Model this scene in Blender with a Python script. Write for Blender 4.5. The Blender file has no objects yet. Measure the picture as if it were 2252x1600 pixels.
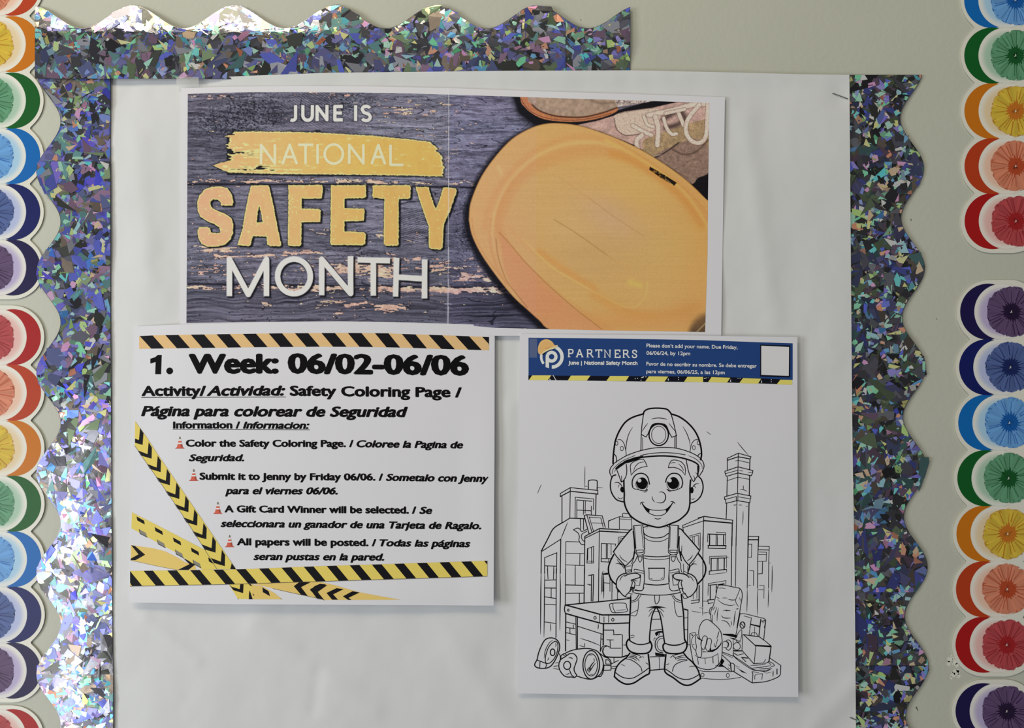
import bpy, bmesh, math, random
import numpy as np

# ---------------------------------------------------------------- camera, world, lights, exposure
S = 0.000353            # metres of wall per photo pixel (letter sheets give the scale)
D = 0.574               # camera distance from the wall
scene = bpy.context.scene
COL = scene.collection
scene.view_settings.view_transform = 'Standard'
scene.view_settings.look = 'None'
scene.view_settings.gamma = 1.0
scene.view_settings.exposure = 0.0
scene.view_settings.use_curve_mapping = False
cam_d = bpy.data.cameras.new('camera'); cam_d.sensor_width = 36.0
cam_d.lens = 36.0 * D / (2252 * S)
cam_d.clip_start = 0.01
cam = bpy.data.objects.new('camera', cam_d); COL.objects.link(cam)
cam.location = (0, -D, 0); cam.rotation_euler = (math.pi / 2, 0, 0)
scene.camera = cam

world = bpy.data.worlds.new('room_light'); scene.world = world; world.use_nodes = True
bg = world.node_tree.nodes['Background']
bg.inputs[0].default_value = (0.93, 0.97, 1.0, 1); bg.inputs[1].default_value = 0.16

def area(name, loc, target, w, h, power, col):
    l = bpy.data.lights.new(name, 'AREA'); l.shape = 'RECTANGLE'; l.size = w; l.size_y = h
    l.energy = power; l.color = col
    o = bpy.data.objects.new(name, l); COL.objects.link(o); o.location = loc
    from mathutils import Vector
    d = Vector(target) - Vector(loc)
    o.rotation_euler = d.to_track_quat('-Z', 'Y').to_euler()
    return o
area('ceiling_lamp', (-0.55, -1.0, 1.22), (-0.05, 0, 0), 1.2, 0.22, 10.6, (1.0, 0.89, 0.66))
area('left_fill', (-2.0, -0.9, -0.1), (0.0, 0, 0), 0.5, 1.0, 20.8, (0.93, 0.97, 1.0))  # added fill, split off from the low window for the left-to-right falloff
area('low_window', (-1.10, -1.20, -0.62), (-0.3, 0, -0.1), 0.26, 0.85, 4.4, (1.0, 0.985, 0.95))

# ---------------------------------------------------------------- helpers
PI = math.pi
def lin(c):
    c = np.asarray(c, float) / 255.0
    return np.where(c <= 0.04045, c / 12.92, ((c + 0.055) / 1.055) ** 2.4)
EXPO = 0.70
def alb(r, g, b, k=1.0):
    v = lin((r, g, b)) / EXPO * k
    return tuple(float(min(0.93, x)) for x in v) + (1.0,)
def P(px, py, h):
    px = np.asarray(px, float); py = np.asarray(py, float); h = np.asarray(h, float)
    k = (D - h) / D
    return np.stack([(px - 1126) * S * k, -h + 0 * px, (800 - py) * S * k], -1)
def mm(v): return v * 0.001

def mat(name, col, rough=0.6, metal=0.0, spec=0.5, attr=None, bump=None, noise=None, coat=0.0, alpha=None):
    m = bpy.data.materials.new(name); m.use_nodes = True
    nt = m.node_tree; b = nt.nodes['Principled BSDF']
    b.inputs['Base Color'].default_value = col
    b.inputs['Roughness'].default_value = rough
    b.inputs['Metallic'].default_value = metal
    b.inputs['Specular IOR Level'].default_value = spec
    if coat:
        b.inputs['Coat Weight'].default_value = coat; b.inputs['Coat Roughness'].default_value = 0.2
    if alpha is not None: b.inputs['Alpha'].default_value = alpha
    src = None
    if attr:
        a = nt.nodes.new('ShaderNodeAttribute'); a.attribute_name = attr; src = a.outputs['Color']
    tc = nt.nodes.new('ShaderNodeTexCoord')
    if noise:   # (scale, amount): slow tonal variation of the stock itself
        n = nt.nodes.new('ShaderNodeTexNoise'); n.inputs['Scale'].default_value = noise[0]; n.inputs['Detail'].default_value = 4
        nt.links.new(tc.outputs['Object'], n.inputs['Vector'])
        r = nt.nodes.new('ShaderNodeMapRange'); r.inputs[1].default_value = 0.3; r.inputs[2].default_value = 0.7
        r.inputs[3].default_value = 1 - noise[1]; r.inputs[4].default_value = 1 + noise[1]
        nt.links.new(n.outputs['Fac'], r.inputs[0])
        x = nt.nodes.new('ShaderNodeVectorMath'); x.operation = 'SCALE'
        if src is None: x.inputs[0].default_value = col[:3]
        else: nt.links.new(src, x.inputs[0])
        nt.links.new(r.outputs[0], x.inputs['Scale']); src = x.outputs[0]
    if src is not None: nt.links.new(src, b.inputs['Base Color'])
    if bump:    # (scale, strength, distance)
        n = nt.nodes.new('ShaderNodeTexNoise'); n.inputs['Scale'].default_value = bump[0]; n.inputs['Detail'].default_value = 5
        nt.links.new(tc.outputs['Object'], n.inputs['Vector'])
        bp = nt.nodes.new('ShaderNodeBump'); bp.inputs['Strength'].default_value = bump[1]; bp.inputs['Distance'].default_value = bump[2]
        nt.links.new(n.outputs['Fac'], bp.inputs['Height']); nt.links.new(bp.outputs['Normal'], b.inputs['Normal'])
    return m

M_WALL = mat('painted_wall', alb(174, 176, 165), 0.6, bump=(220, 0.25, 0.0006), noise=(14, 0.02))
M_SCUFF = mat('bare_patch', alb(200, 200, 190), 0.7)
M_ROLL = mat('roll_paper', alb(197, 199, 201), 0.75, bump=(60, 0.2, 0.001), noise=(9, 0.02), spec=0.3)
M_PAPER = mat('copy_paper', alb(204, 204, 211), 0.65, bump=(500, 0.1, 0.0002), spec=0.35)
M_CARD = mat('coated_card', alb(203, 202, 192), 0.4, bump=(60, 0.12, 0.0005), coat=0.1)
M_INK = mat('black_toner', alb(8, 7, 10), 0.7, spec=0.12)
M_PRINT = mat('toner_colours', (1, 1, 1, 1), 0.6, attr='Col', spec=0.15)
M_PHOTO = mat('printed_photo', (1, 1, 1, 1), 0.6, attr='Col', spec=0.12)
M_GLOSS = mat('gloss_print', (1, 1, 1, 1), 0.45, attr='Col', spec=0.3, bump=(900, 0.12, 0.0002), coat=0.08)
M_FOIL = mat('foil_backing', alb(95, 95, 100), 0.22, metal=0.8, bump=(90, 0.25, 0.0015))
M_FACET = mat('holographic_foil', (1, 1, 1, 1), 0.2, metal=0.5, attr='Col', bump=(110, 0.08, 0.001))
M_STAPLE = mat('staple_wire', (0.10, 0.10, 0.11, 1), 0.35, metal=1.0)
M_TAPE = mat('clear_tape', (0.85, 0.86, 0.85, 1), 0.25, alpha=0.28, coat=0.3)
M_EDGE = mat('paper_edge', alb(215, 213, 205), 0.7)

def put(name, verts, faces, material, parent=None, origin=(0, 0, 0), cols=None, smooth=False, mats=None, fmat=None):
    v = np.asarray(verts, float) - np.asarray(origin, float)
    me = bpy.data.meshes.new(name)
    if isinstance(faces, np.ndarray):
        n, k = faces.shape
        me.vertices.add(len(v)); me.vertices.foreach_set('co', v.astype(np.float32).ravel())
        me.loops.add(n * k); me.loops.foreach_set('vertex_index', faces.astype(np.int32).ravel())
        me.polygons.add(n); me.polygons.foreach_set('loop_start', np.arange(0, n * k, k, dtype=np.int32))
        me.update(calc_edges=True)
    else:
        me.from_pydata([tuple(x) for x in v], [], faces)
    if cols is not None:
        a = me.color_attributes.new('Col', 'FLOAT_COLOR', 'POINT')
        c = np.ones((len(v), 4), np.float32); c[:, :3] = np.asarray(cols)[:, :3]
        a.data.foreach_set('color', c.ravel())
    for m in (mats or [material]): me.materials.append(m)
    if fmat is not None: me.polygons.foreach_set('material_index', np.asarray(fmat, np.int32))
    me.polygons.foreach_set('use_smooth', [bool(smooth)] * len(me.polygons))
    o = bpy.data.objects.new(name, me); COL.objects.link(o)
    if parent is not None: o.parent = parent
    else: o.location = origin
    return o
def tag(o, label=None, cat=None, group=None, kind=None):
    if label: o['label'] = label
    if cat: o['category'] = cat
    if group: o['group'] = group
    if kind: o['kind'] = kind
    return o
def thing(name, label, cat, px, py, h, group=None):
    o = bpy.data.objects.new(name, None); COL.objects.link(o)
    o.location = [float(a) for a in P(px, py, h)]; o.empty_display_size = 0.02
    return tag(o, label, cat, group)
def org(t): return tuple(t.location)

# smooth value noise
def vnoise(x, y, seed=0):
    x = np.asarray(x, float); y = np.asarray(y, float)
    rs = np.random.RandomState(seed); T = rs.rand(256, 256)
    xi = np.floor(x).astype(int); yi = np.floor(y).astype(int)
    fx = x - xi; fy = y - yi; fx = fx * fx * (3 - 2 * fx); fy = fy * fy * (3 - 2 * fy)
    a = T[yi & 255, xi & 255]; b = T[yi & 255, (xi + 1) & 255]; c = T[(yi + 1) & 255, xi & 255]; d = T[(yi + 1) & 255, (xi + 1) & 255]
    return (a * (1 - fx) + b * fx) * (1 - fy) + (c * (1 - fx) + d * fx) * fy
def sstep(a, b, x):
    t = np.clip((np.asarray(x, float) - a) / (b - a), 0, 1); return t * t * (3 - 2 * t)

def sheet_mesh(L, R, T, B, hf, step=7.0, thick=mm(0.12), span=None):
    """grid of a sheet: x edges L(y), R(y); y edges T(x), B(x) in photo pixels; hf height in metres. Front, back and rim."""
    x0, x1, y0, y1 = span
    nu = max(2, int((x1 - x0) / step)); nv = max(2, int((y1 - y0) / step))
    u, v = np.meshgrid(np.linspace(0, 1, nu + 1), np.linspace(0, 1, nv + 1))
    y = y0 + (y1 - y0) * v
    for _ in range(3):
        x = L(y) + (R(y) - L(y)) * u
        y = T(x) + (B(x) - T(x)) * v
    h = hf(x, y)
    F = P(x, y, h).reshape(-1, 3); Bk = P(x, y, h - thick).reshape(-1, 3)
    n = (nu + 1) * (nv + 1); idx = np.arange(n).reshape(nv + 1, nu + 1)
    q = np.stack([idx[:-1, :-1], idx[1:, :-1], idx[1:, 1:], idx[:-1, 1:]], -1).reshape(-1, 4)
    rim = np.concatenate([idx[0, :], idx[1:, -1], idx[-1, -2::-1], idx[-2:0:-1, 0]])
    r2 = np.roll(rim, -1)
    m = len(rim); a = np.arange(m); b = np.roll(a, -1)     # the rim has vertices of its own: crisp edges
    sides = np.stack([a, b, b + m, a + m], -1) + 2 * n
    faces = np.concatenate([q, q[:, ::-1] + n, sides])
    return np.concatenate([F, Bk, F[rim], Bk[rim]]), faces

class Ink:
    """flat print gathered in photo pixels, then laid on a sheet"""
    def __init__(s): s.v = []; s.f = []; s.c = []; s.z = []; s.k = 0
    def poly(s, pts, col=(0, 0, 0), z=0.0):
        n = len(s.v); s.v += [tuple(p) for p in pts]; s.f.append(list(range(n, n + len(pts)))); s.c += [col] * len(pts); s.z += [z] * len(pts)
    def quad_strip(s, A, B, col=(0, 0, 0), z=0.0):
        n = len(s.v); k = len(A)
        s.v += [tuple(p) for p in A] + [tuple(p) for p in B]; s.c += [col] * (2 * k); s.z += [z] * (2 * k)
        s.f += [[n + i, n + k + i, n + k + i + 1, n + i + 1] for i in range(k - 1)]
    def ribbon(s, pts, w, closed=False, taper=False, col=(0, 0, 0), z=0.0, cap=True):
        p = np.asarray(pts, float)
        keep = [0] + [i for i in range(1, len(p)) if np.hypot(*(p[i] - p[i - 1])) > 1e-4]; p = p[keep]
        if closed and np.hypot(*(p[0] - p[-1])) < 1e-3: p = p[:-1]
        n = len(p)
        if n < 2: return
        if closed: d0 = p - np.roll(p, 1, 0); d1 = np.roll(p, -1, 0) - p
        else:
            d = np.diff(p, axis=0); d0 = np.vstack([d[:1], d]); d1 = np.vstack([d, d[-1:]])
        d0 = d0 / np.hypot(d0[:, 0], d0[:, 1])[:, None]; d1 = d1 / np.hypot(d1[:, 0], d1[:, 1])[:, None]
        t = d0 + d1; L = np.hypot(t[:, 0], t[:, 1]); bad = L < 0.3; t[bad] = d1[bad]; L = np.hypot(t[:, 0], t[:, 1]); t = t / L[:, None]
        nrm = np.stack([-t[:, 1], t[:, 0]], -1)
        n1 = np.stack([-d1[:, 1], d1[:, 0]], -1)
        mit = 1 / np.clip((nrm * n1).sum(1), 0.6, 1)
        ww = np.full(n, w / 2.0)
        if taper:
            c = np.concatenate([[0], np.cumsum(np.hypot(*np.diff(p, axis=0).T))]); u = c / c[-1]
            ww = ww * (0.25 + 0.75 * np.clip(np.sin(u * PI), 0, 1) ** 0.6)
        elif cap and not closed:
            p = p.copy(); p[0] -= d1[0] * w * 0.3; p[-1] += d0[-1] * w * 0.3
        A = p + nrm * (ww * mit)[:, None]; B = p - nrm * (ww * mit)[:, None]
        if closed: A = np.vstack([A, A[:1]]); B = np.vstack([B, B[:1]])
        s.k += 1; s.quad_strip(A, B, col, z + .3 * (s.k % 9) / 9)
    def disc(s, cx, cy, rx, ry=None, n=28, col=(0, 0, 0), z=0.0):
        ry = ry or rx
        s.poly([(cx + rx * math.cos(a), cy + ry * math.sin(a)) for a in np.linspace(0, 2 * PI, n, endpoint=False)], col, z)
    def build(s, name, hf, eps, material, parent, maxlen=None, vcol=False):
        v = np.array(s.v, float); c = np.array([tuple(x)[:3] for x in s.c], float); z = np.array(s.z, float)
        faces = s.f
        if maxlen:
            bm = bmesh.new(); zl = bm.verts.layers.float_vector.new('c')
            bv = [bm.verts.new((a[0], a[1], zz)) for a, zz in zip(v, z)]
            for b_, cc in zip(bv, c): b_[zl] = tuple(cc)
            for f in faces:
                try: bm.faces.new([bv[i] for i in f])
                except ValueError: pass
            bm.normal_update(); bmesh.ops.triangulate(bm, faces=bm.faces[:])
            for _ in range(6):
                E_ = [e for e in bm.edges if (e.verts[0].co - e.verts[1].co).length > maxlen]
                if not E_: break
                bmesh.ops.subdivide_edges(bm, edges=E_, cuts=1)
                bmesh.ops.triangulate(bm, faces=[f for f in bm.faces if len(f.verts) > 3])
            bm.verts.index_update()
            v = np.array([(q.co.x, q.co.y) for q in bm.verts]); z = np.array([q.co.z for q in bm.verts]); c = np.array([tuple(q[zl]) for q in bm.verts])
            faces = [[q.index for q in f.verts] for f in bm.faces]; bm.free()
        h = hf(v[:, 0], v[:, 1]) + eps + z * mm(0.03)
        W = P(v[:, 0], v[:, 1], h)
        ff = []                             # every face turned towards the room
        for f in faces:
            a = 0.0
            for i in range(len(f)):
                p, q = v[f[i]], v[f[(i + 1) % len(f)]]; a += p[0] * q[1] - q[0] * p[1]
            ff.append(f if a < 0 else f[::-1])
        return put(name, W, ff, material, parent, org(parent), cols=c if vcol else None)

def catmull(p, closed=False, k=6):
    p = np.asarray(p, float)
    if len(p) < 3: return p
    if closed:
        if np.hypot(*(p[0] - p[-1])) < 1e-6: p = p[:-1]
        q = np.vstack([p[-1:], p, p[:2]])
    else: q = np.vstack([2 * p[0] - p[1], p, 2 * p[-1] - p[-2]])
    out = []
    for i in range(1, len(q) - 2):
        a, b, c, d = q[i - 1], q[i], q[i + 1], q[i + 2]
        for j in range(k):
            t = j / k
            out.append(0.5 * ((2 * b) + (c - a) * t + (2 * a - 5 * b + 4 * c - d) * t * t + (-a + 3 * b - 3 * c + d) * t ** 3))
    if not closed: out.append(q[-2])
    return np.array(out)
def ipl(*pts):
    xs = [p[0] for p in pts]; ys = [p[1] for p in pts]
    return lambda x: np.interp(np.asarray(x, float), xs, ys)
def soft(*pts):     # smooth curve through points (cubic), for paper edges
    xs = np.array([p[0] for p in pts], float); ys = np.array([p[1] for p in pts], float)
    c = np.polyfit((xs - xs.mean()) / 500.0, ys, min(len(pts) - 1, 4))
    return lambda x: np.polyval(c, (np.asarray(x, float) - xs.mean()) / 500.0)

_glyphs = {}
def text_tris(s):
    """outline text of Blender's built-in face as 2D triangles"""
    if s in _glyphs: return _glyphs[s]
    c = bpy.data.curves.new('lettering', 'FONT'); c.body = s; c.size = 1; c.resolution_u = 3; c.fill_mode = 'FRONT'
    o = bpy.data.objects.new('lettering', c); COL.objects.link(o)
    dg = bpy.context.evaluated_depsgraph_get(); dg.update()
    me = o.evaluated_get(dg).to_mesh()
    v = np.array([tuple(q.co)[:2] for q in me.vertices]); f = [list(p.vertices) for p in me.polygons]
    o.evaluated_get(dg).to_mesh_clear()
    bpy.data.objects.remove(o); bpy.data.curves.remove(c)
    _glyphs[s] = (v, f); return v, f
CAPH = None
def lettering(ink, s, x0, x1, yb0, yb1, cap, bold=0.0, boldy=None, shear=0.0, col=(0, 0, 0), z=0.0, xclip=None):
    global CAPH
    if CAPH is None: CAPH = text_tris('H')[0][:, 1].max()
    v, f = text_tris(s)
    boldy = bold if boldy is None else boldy
    X = v[:, 0]; Y = v[:, 1] / CAPH
    sh = X + shear * v[:, 1]
    w = sh.max() - sh.min()
    rx = bold * cap; ry = boldy * cap
    px = x0 + rx + (sh - sh.min()) / w * (x1 - x0 - 2 * rx)
    cc = cap - 2 * ry
    if bold > .045:      # heavy faces carry a tall x-height
        Y = np.where(Y <= 0, Y, np.where(Y < .66, Y * .735 / .66, .735 + (Y - .66) * .265 / .34))
    py = (yb0 + (yb1 - yb0) * (px - x0) / (x1 - x0)) - ry - Y * cc
    strikes = [(0, 0)] if bold == 0 else [(rx * math.cos(a), ry * math.sin(a)) for a in np.linspace(0, 2 * PI, 8, endpoint=False)] + [(0, 0)]
    for si, (dx, dy) in enumerate(strikes):
        n = len(ink.v); qx = px + dx
        if xclip: qx = np.minimum(qx, xclip)
        ink.v += list(zip(qx, py + dy)); ink.c += [col] * len(v); ink.z += [z + si * .05] * len(v)
        ink.f += [[n + i for i in g] for g in f]
# ---------------------------------------------------------------- wall
def box(x0, x1, y0, y1, z0, z1):
    v = [(x, y, z) for x in (x0, x1) for y in (y0, y1) for z in (z0, z1)]
    f = [[0, 1, 3, 2], [4, 6, 7, 5], [0, 4, 5, 1], [2, 3, 7, 6], [0, 2, 6, 4], [1, 5, 7, 3]]
    return v, f
v, f = box(-1.6, 1.6, 0.0, 0.1, -1.3, 1.3)
wall = tag(put('wall_back', v, f, M_WALL), 'plain greenish grey painted wall behind all the paper', kind='structure')
# chipped paint beside the right card border, and small specks
ik = Ink(); rnd = random.Random(3)
def blob(cx, cy, r, n=14, rough=0.5):
    return [(cx + r * (1 + rough * (rnd.random() - .5)) * math.cos(a), cy + r * (1 + rough * (rnd.random() - .5)) * math.sin(a) * 1.2) for a in np.linspace(0, 2 * PI, n, endpoint=False)]
for cx, cy, r in [(2090, 1450, 6), (2086, 1459, 4), (2098, 1456, 6), (2105, 1462, 4), (2097, 1447, 3), (2103, 1478, 7), (2096, 1484, 5), (2109, 1486, 4), (2106, 1474, 4), (2092, 1490, 3), (2093, 1441, 2)]:
    ik.poly(blob(cx, cy, r, rough=0.9))
ik.build('paint_chip', lambda x, y: 0 * x, mm(0.05), M_SCUFF, wall)
ik = Ink()
for x0, y0, x1, y1, w in [(2014, 1554, 2019, 1562, 1.2), (2016, 1553, 2017, 1558, .8), (2003, 481, 2004, 485, 1.2), (1997, 297, 1998, 300, 1.2), (1277, 43, 1278, 45, 1.2), (2060, 700, 2061, 702, 1)]:
    ik.ribbon([(x0, y0), (x1, y1)], w)
ik.build('scuff_mark', lambda x, y: 0 * x, mm(0.05), M_INK, wall)

# ---------------------------------------------------------------- card borders with printed flowers
FL = {  # crescent, petal, petal line, core, tint of the disc
 'blue': [(0, 92, 165), (92, 143, 197), (45, 95, 165), (5, 78, 150), (150, 185, 215)],
 'green': [(2, 80, 25), (85, 137, 105), (45, 98, 65), (8, 74, 30), (150, 180, 160)],
 'yellow': [(180, 103, 8), (190, 163, 55), (165, 108, 25), (175, 100, 25), (205, 185, 150)],
 'orange': [(163, 52, 14), (190, 118, 92), (165, 78, 52), (160, 62, 30), (210, 175, 155)],
 'red': [(150, 12, 12), (160, 62, 66), (130, 34, 38), (142, 22, 26), (205, 165, 160)],
 'purple': [(18, 8, 62), (84, 64, 98), (44, 24, 60), (28, 8, 44), (165, 155, 190)],
 'navy': [(6, 18, 84), (70, 88, 138), (32, 46, 98), (14, 30, 82), (160, 170, 205)],
}
def flower_print(colour, mirror):
    """one printed medallion around (0,0) = centre of the pale disc; crescent towards -x (mirror: +x)"""
    C_, Pt, Ln, Co, Ti = [np.array(alb(*c)[:3]) for c in FL[colour]]
    W_ = np.array(alb(208, 207, 200)[:3])
    sx = -1 if mirror else 1
    rn = random.Random(hash(colour) % 7 + 5); V = []; F = []; Cc = []; Z = []
    rn = random.Random({'blue': 1, 'green': 2, 'yellow': 3, 'orange': 4, 'red': 5, 'purple': 6, 'navy': 7}[colour])
    def add(pts, cols, faces, z):
        n = len(V); V.extend(pts); Cc.extend(cols); Z.extend([z] * len(pts)); F.extend([[n + i for i in f] for f in faces])
    def fan(cx, cy, ring, col, z):
        n = len(ring); add([(cx, cy)] + ring, [col] * (n + 1), [[0, i + 1, (i + 1) % n + 1] for i in range(n)], z)
    A = np.linspace(0, 2 * PI, 72, endpoint=False)
    fan(-31, 0, [(-31 + 61.5 * math.cos(a), 61.5 * math.sin(a)) for a in A], C_, 0)
    # disc with soft tint towards the petals and a faint rim tone
    radii = [0, 40, 46, 51, 55, 58, 60, 61.5]; pts = [(0, 0)]; cols = [Ti]; fs = []
    for k, r in enumerate(radii[1:]):
        t = [1.0, .85, .5, .15, .0, .1, .35][k]
        for a in A:
            pts.append((r * math.cos(a), r * math.sin(a))); g = .12 * max(0, math.cos(a - PI * 0.72)); cols.append(W_ * (1 - min(1, t + g)) + Ti * min(1, t + g))
    n = len(A)
    for i in range(n): fs.append([0, 1 + i, 1 + (i + 1) % n])
    for k in range(len(radii) - 2):
        for i in range(n):
            a = 1 + k * n + i; b = 1 + k * n + (i + 1) % n; fs.append([a, a + n, b + n, b])
    add(pts, cols, fs, 1)
    cx = 20.5
    # petals: a ragged disc
    ring = []; R = 56; m = 90; ph = [rn.random() * 6 for _ in range(4)]
    for i in range(m):
        a = 2 * PI * i / m
        r = R - 1.5 * abs(math.sin(a * 9 + ph[0])) - 1.2 * math.sin(a * 5 + ph[1]) - rn.random() * 1.1 - (2.5 if math.sin(a * 13 + ph[2]) > .93 else 0)
        ring.append((cx + r * math.cos(a), r * math.sin(a)))
    fan(cx, 0, [(cx + (x - cx) * 1.02, y * 1.02) for x, y in ring], Ln * .5 + Ti * .5, 2)
    fan(cx, 0, ring, Pt, 3)
    # broad lighter and darker blades, thin dark streaks
    for i in range(17):
        a = 2 * PI * (i + rn.random() * .5) / 17; w = .05 + .05 * rn.random(); c = Pt * (1.12 if i % 2 else .88)
        pts = [(cx + r * math.cos(q), r * math.sin(q)) for r, q in ((16, a - w * .6), (50 + 3 * rn.random(), a - w), (52, a + w), (16, a + w * .6))]
        add(pts, [c] * 4, [[0, 1, 2, 3]], 4)
    for i in range(30):
        a = 2 * PI * (i + rn.random() * .8) / 30; r0 = 15 + rn.random() * 12; r1 = 44 + rn.random() * 11
        w0 = .035 + .03 * rn.random(); w1 = .008 + .014 * rn.random()
        if rn.random() < .3: r0, r1, w0 = 47 + rn.random() * 3, 54, .014
        b = a + (rn.random() - .5) * .1
        add([(cx + r * math.cos(q), r * math.sin(q)) for r, q in ((r0, a - w0), (r1, b - w1), (r1, b + w1), (r0, a + w0))], [Ln * .9 + Pt * .1] * 4, [[0, 1, 2, 3]], 5)
    for i in range(16):      # broken rim line
        a = 2 * PI * (i + rn.random()) / 16; k = .05 + .1 * rn.random()
        q = [a + k * j / 4 for j in range(5)]
        o_ = [(cx + 54.8 * math.cos(t), 54.8 * math.sin(t)) for t in q]; n_ = [(cx + (53.6 - rn.random()) * math.cos(t), 53.6 * math.sin(t)) for t in q]
        add(o_ + n_, [Ln] * 10, [[j, j + 1, j + 6, j + 5] for j in range(4)], 5)
    # spiky core
    ring = []
    for i in range(44):
        a = 2 * PI * i / 44; ring.append((cx + (15 + rn.random() * 3 if i % 2 else 20 + rn.random() * 8) * math.cos(a), (15 + rn.random() * 3 if i % 2 else 20 + rn.random() * 8) * math.sin(a)))
    fan(cx, 0, ring, Co, 6)
    for i in range(12):
        a = 2 * PI * rn.random(); r = 3 + 4 * rn.random(); 
        add([(cx + 2 * math.cos(a - .5), 2 * math.sin(a - .5)), (cx + (r + 6) * math.cos(a), (r + 6) * math.sin(a)), (cx + 2 * math.cos(a + .5), 2 * math.sin(a + .5))], [Co * .55] * 3, [[0, 1, 2]], 7)
    fan(cx - .5, .5, [(cx - .5 + x, .5 + y) for x, y in ((-3.2, 2.6), (-1.6, .2), (-.8, -3.4), (1.4, -2.8), (.8, .2), (2.6, 1.0), (.4, 1.6))], Pt * .4 + W_ * .6, 8)
    V = np.array(V); V[:, 0] *= sx
    if not mirror: F = [f[::-1] if True else f for f in F]
    return V, F, np.clip(np.array(Cc), 0, .93), np.array(Z)

def orient(V, F):
    out = []
    for f in F:
        a = sum(V[f[i]][0] * V[f[(i + 1) % len(f)]][1] - V[f[(i + 1) % len(f)]][0] * V[f[i]][1] for i in range(len(f)))
        out.append(f if a < 0 else f[::-1])
    return out
_fm = {}
def flower_mesh(colour, mirror):
    key = (colour, mirror)
    if key in _fm: return _fm[key]
    V, F, Cc, Z = flower_print(colour, mirror)
    W = np.stack([V[:, 0] * S, -Z * mm(0.02), -V[:, 1] * S], -1)
    o = put('printed_flower', W, orient(V, F), M_GLOSS, None, cols=Cc)
    me = o.data; bpy.data.objects.remove(o); _fm[key] = me; return me

def card_border(centres, cols, cxs, side, label, h0=mm(0.9), ends=(True, True), amp=0.0):
    """a strip of overlapping medallions; side -1: the left strip (crescents to the right)"""
    mirror = side < 0; sg = -1 if mirror else 1     # sg=+1: crescent side is at smaller x
    ys0, ys1 = centres[0], centres[-1]
    t = thing('card_border', label, 'wall border', cxs(0.5 * (ys0 + ys1)), 0.5 * (ys0 + ys1), h0, 'flower card borders on both edges')
    near, far, rows = [], [], np.concatenate([ys0 - 69.9 * np.cos(np.linspace(0, PI / 2, 26))[:-1], np.linspace(ys0, ys1, int((ys1 - ys0) / 2.5)), ys1 + 69.9 * np.sin(np.linspace(0, PI / 2, 26))[1:]])
    rn = random.Random(int(ys0) + 77)
    def width(y, r, valley):
        i = min(range(len(centres)), key=lambda k: abs(centres[k] - y)); dy = y - centres[i]
        v = math.sqrt(max(0, r * r - dy * dy))
        inside = ys0 < y < ys1
        if inside:      # rounded inner corners between two circles
            k = 5.0; v = k * math.log(math.exp(v / k) + math.exp(valley / k)) if v < 200 else v
            v = min(v, r)
        return v
    hf = lambda x, y: h0 + amp * np.sin(np.asarray(y) / 90.0 + ys0) + 0 * np.asarray(x)
    A = [(cxs(y) - sg * (31 + width(y, 69.5, 37)), y) for y in rows]
    B = [(cxs(y) + sg * (14 + width(y, 70, 37) + (1.5 * math.sin(y * .21))), y) for y in rows]
    a = np.array(A); b = np.array(B); n = len(a)
    k = 6; V = []; 
    for j in range(k + 1):
        u = j / k; V.append(a * (1 - u) + b * u)
    V = np.array(V); x = V[..., 0]; y = V[..., 1]
    Fv = P(x, y, hf(x, y)).reshape(-1, 3); Bv = P(x, y, hf(x, y) - mm(0.45)).reshape(-1, 3); N = len(Fv)
    idx = np.arange(N).reshape(k + 1, n)
    q = np.stack([idx[:-1, :-1], idx[:-1, 1:], idx[1:, 1:], idx[1:, :-1]], -1).reshape(-1, 4)
    if sg < 0: q = q[:, ::-1]
    rim = np.concatenate([idx[0, :], idx[1:, -1], idx[-1, -2::-1], idx[-2:0:-1, 0]]); r2 = np.roll(rim, -1)
    faces = np.concatenate([q, q[:, ::-1] + N, np.stack([rim, r2, r2 + N, rim + N], -1)])
    put('card_base', np.concatenate([Fv, Bv]), faces, M_CARD, t, org(t))
    for ci, (c, colr) in enumerate(zip(centres, cols)):
        me = flower_mesh(colr, mirror)
        o = bpy.data.objects.new('printed_flower', me); COL.objects.link(o); o.parent = t
        w = P(cxs(c), c, float(hf(0, c)) + mm(0.06) + mm(.009) * (ci % 2)); o.location = [float(w[i] - t.location[i]) for i in range(3)]
        slope = -amp * math.cos(c / 90.0 + ys0) / 90.0 / S
        o.rotation_euler = (-slope * -1, 0, 0)
    return t
RX = lambda y: float(np.interp(y, [0, 486, 600, 690, 1170, 1420, 1565], [2213, 2214, 2208, 2204, 2196, 2194, 2194]))
LX = lambda y: float(np.interp(y, [-30, 590, 741, 1351, 1474, 1620], [-5, -4, -3, -2, -3, -4]))
card_border([-149, -27, 97, 221, 343, 466, 588], ['red', 'orange', 'yellow', 'green', 'blue', 'navy', 'purple'], LX, -1,
            'glossy scalloped card border with orange to purple flowers, upper left edge')
card_border([741, 863, 985, 1107, 1229, 1351, 1474], ['red', 'orange', 'yellow', 'green', 'blue', 'navy', 'purple'], LX, -1,
            'glossy flower card border running from red to purple, middle of left edge', h0=mm(1.1))
card_border([1620, 1742, 1864, 1986], ['red', 'orange', 'yellow', 'green'], LX, -1, 'card border cut off in the bottom left corner showing a red flower')
card_border([-244, -122, 0, 122, 244, 365, 486], ['purple', 'navy', 'blue', 'green', 'yellow', 'orange', 'red'], RX, 1,
            'matte looking flower card border, blue to red, upper right edge')
card_border([685, 807, 929, 1051, 1173, 1295, 1417], ['purple', 'navy', 'blue', 'green', 'yellow', 'orange', 'red'], RX, 1,
            'flower card border from purple down to red, middle of right edge', h0=mm(1.1))
card_border([1563, 1685, 1807, 1929], ['purple', 'navy', 'blue', 'green'], RX, 1, 'card border cut off in the bottom right corner showing a purple flower')

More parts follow.
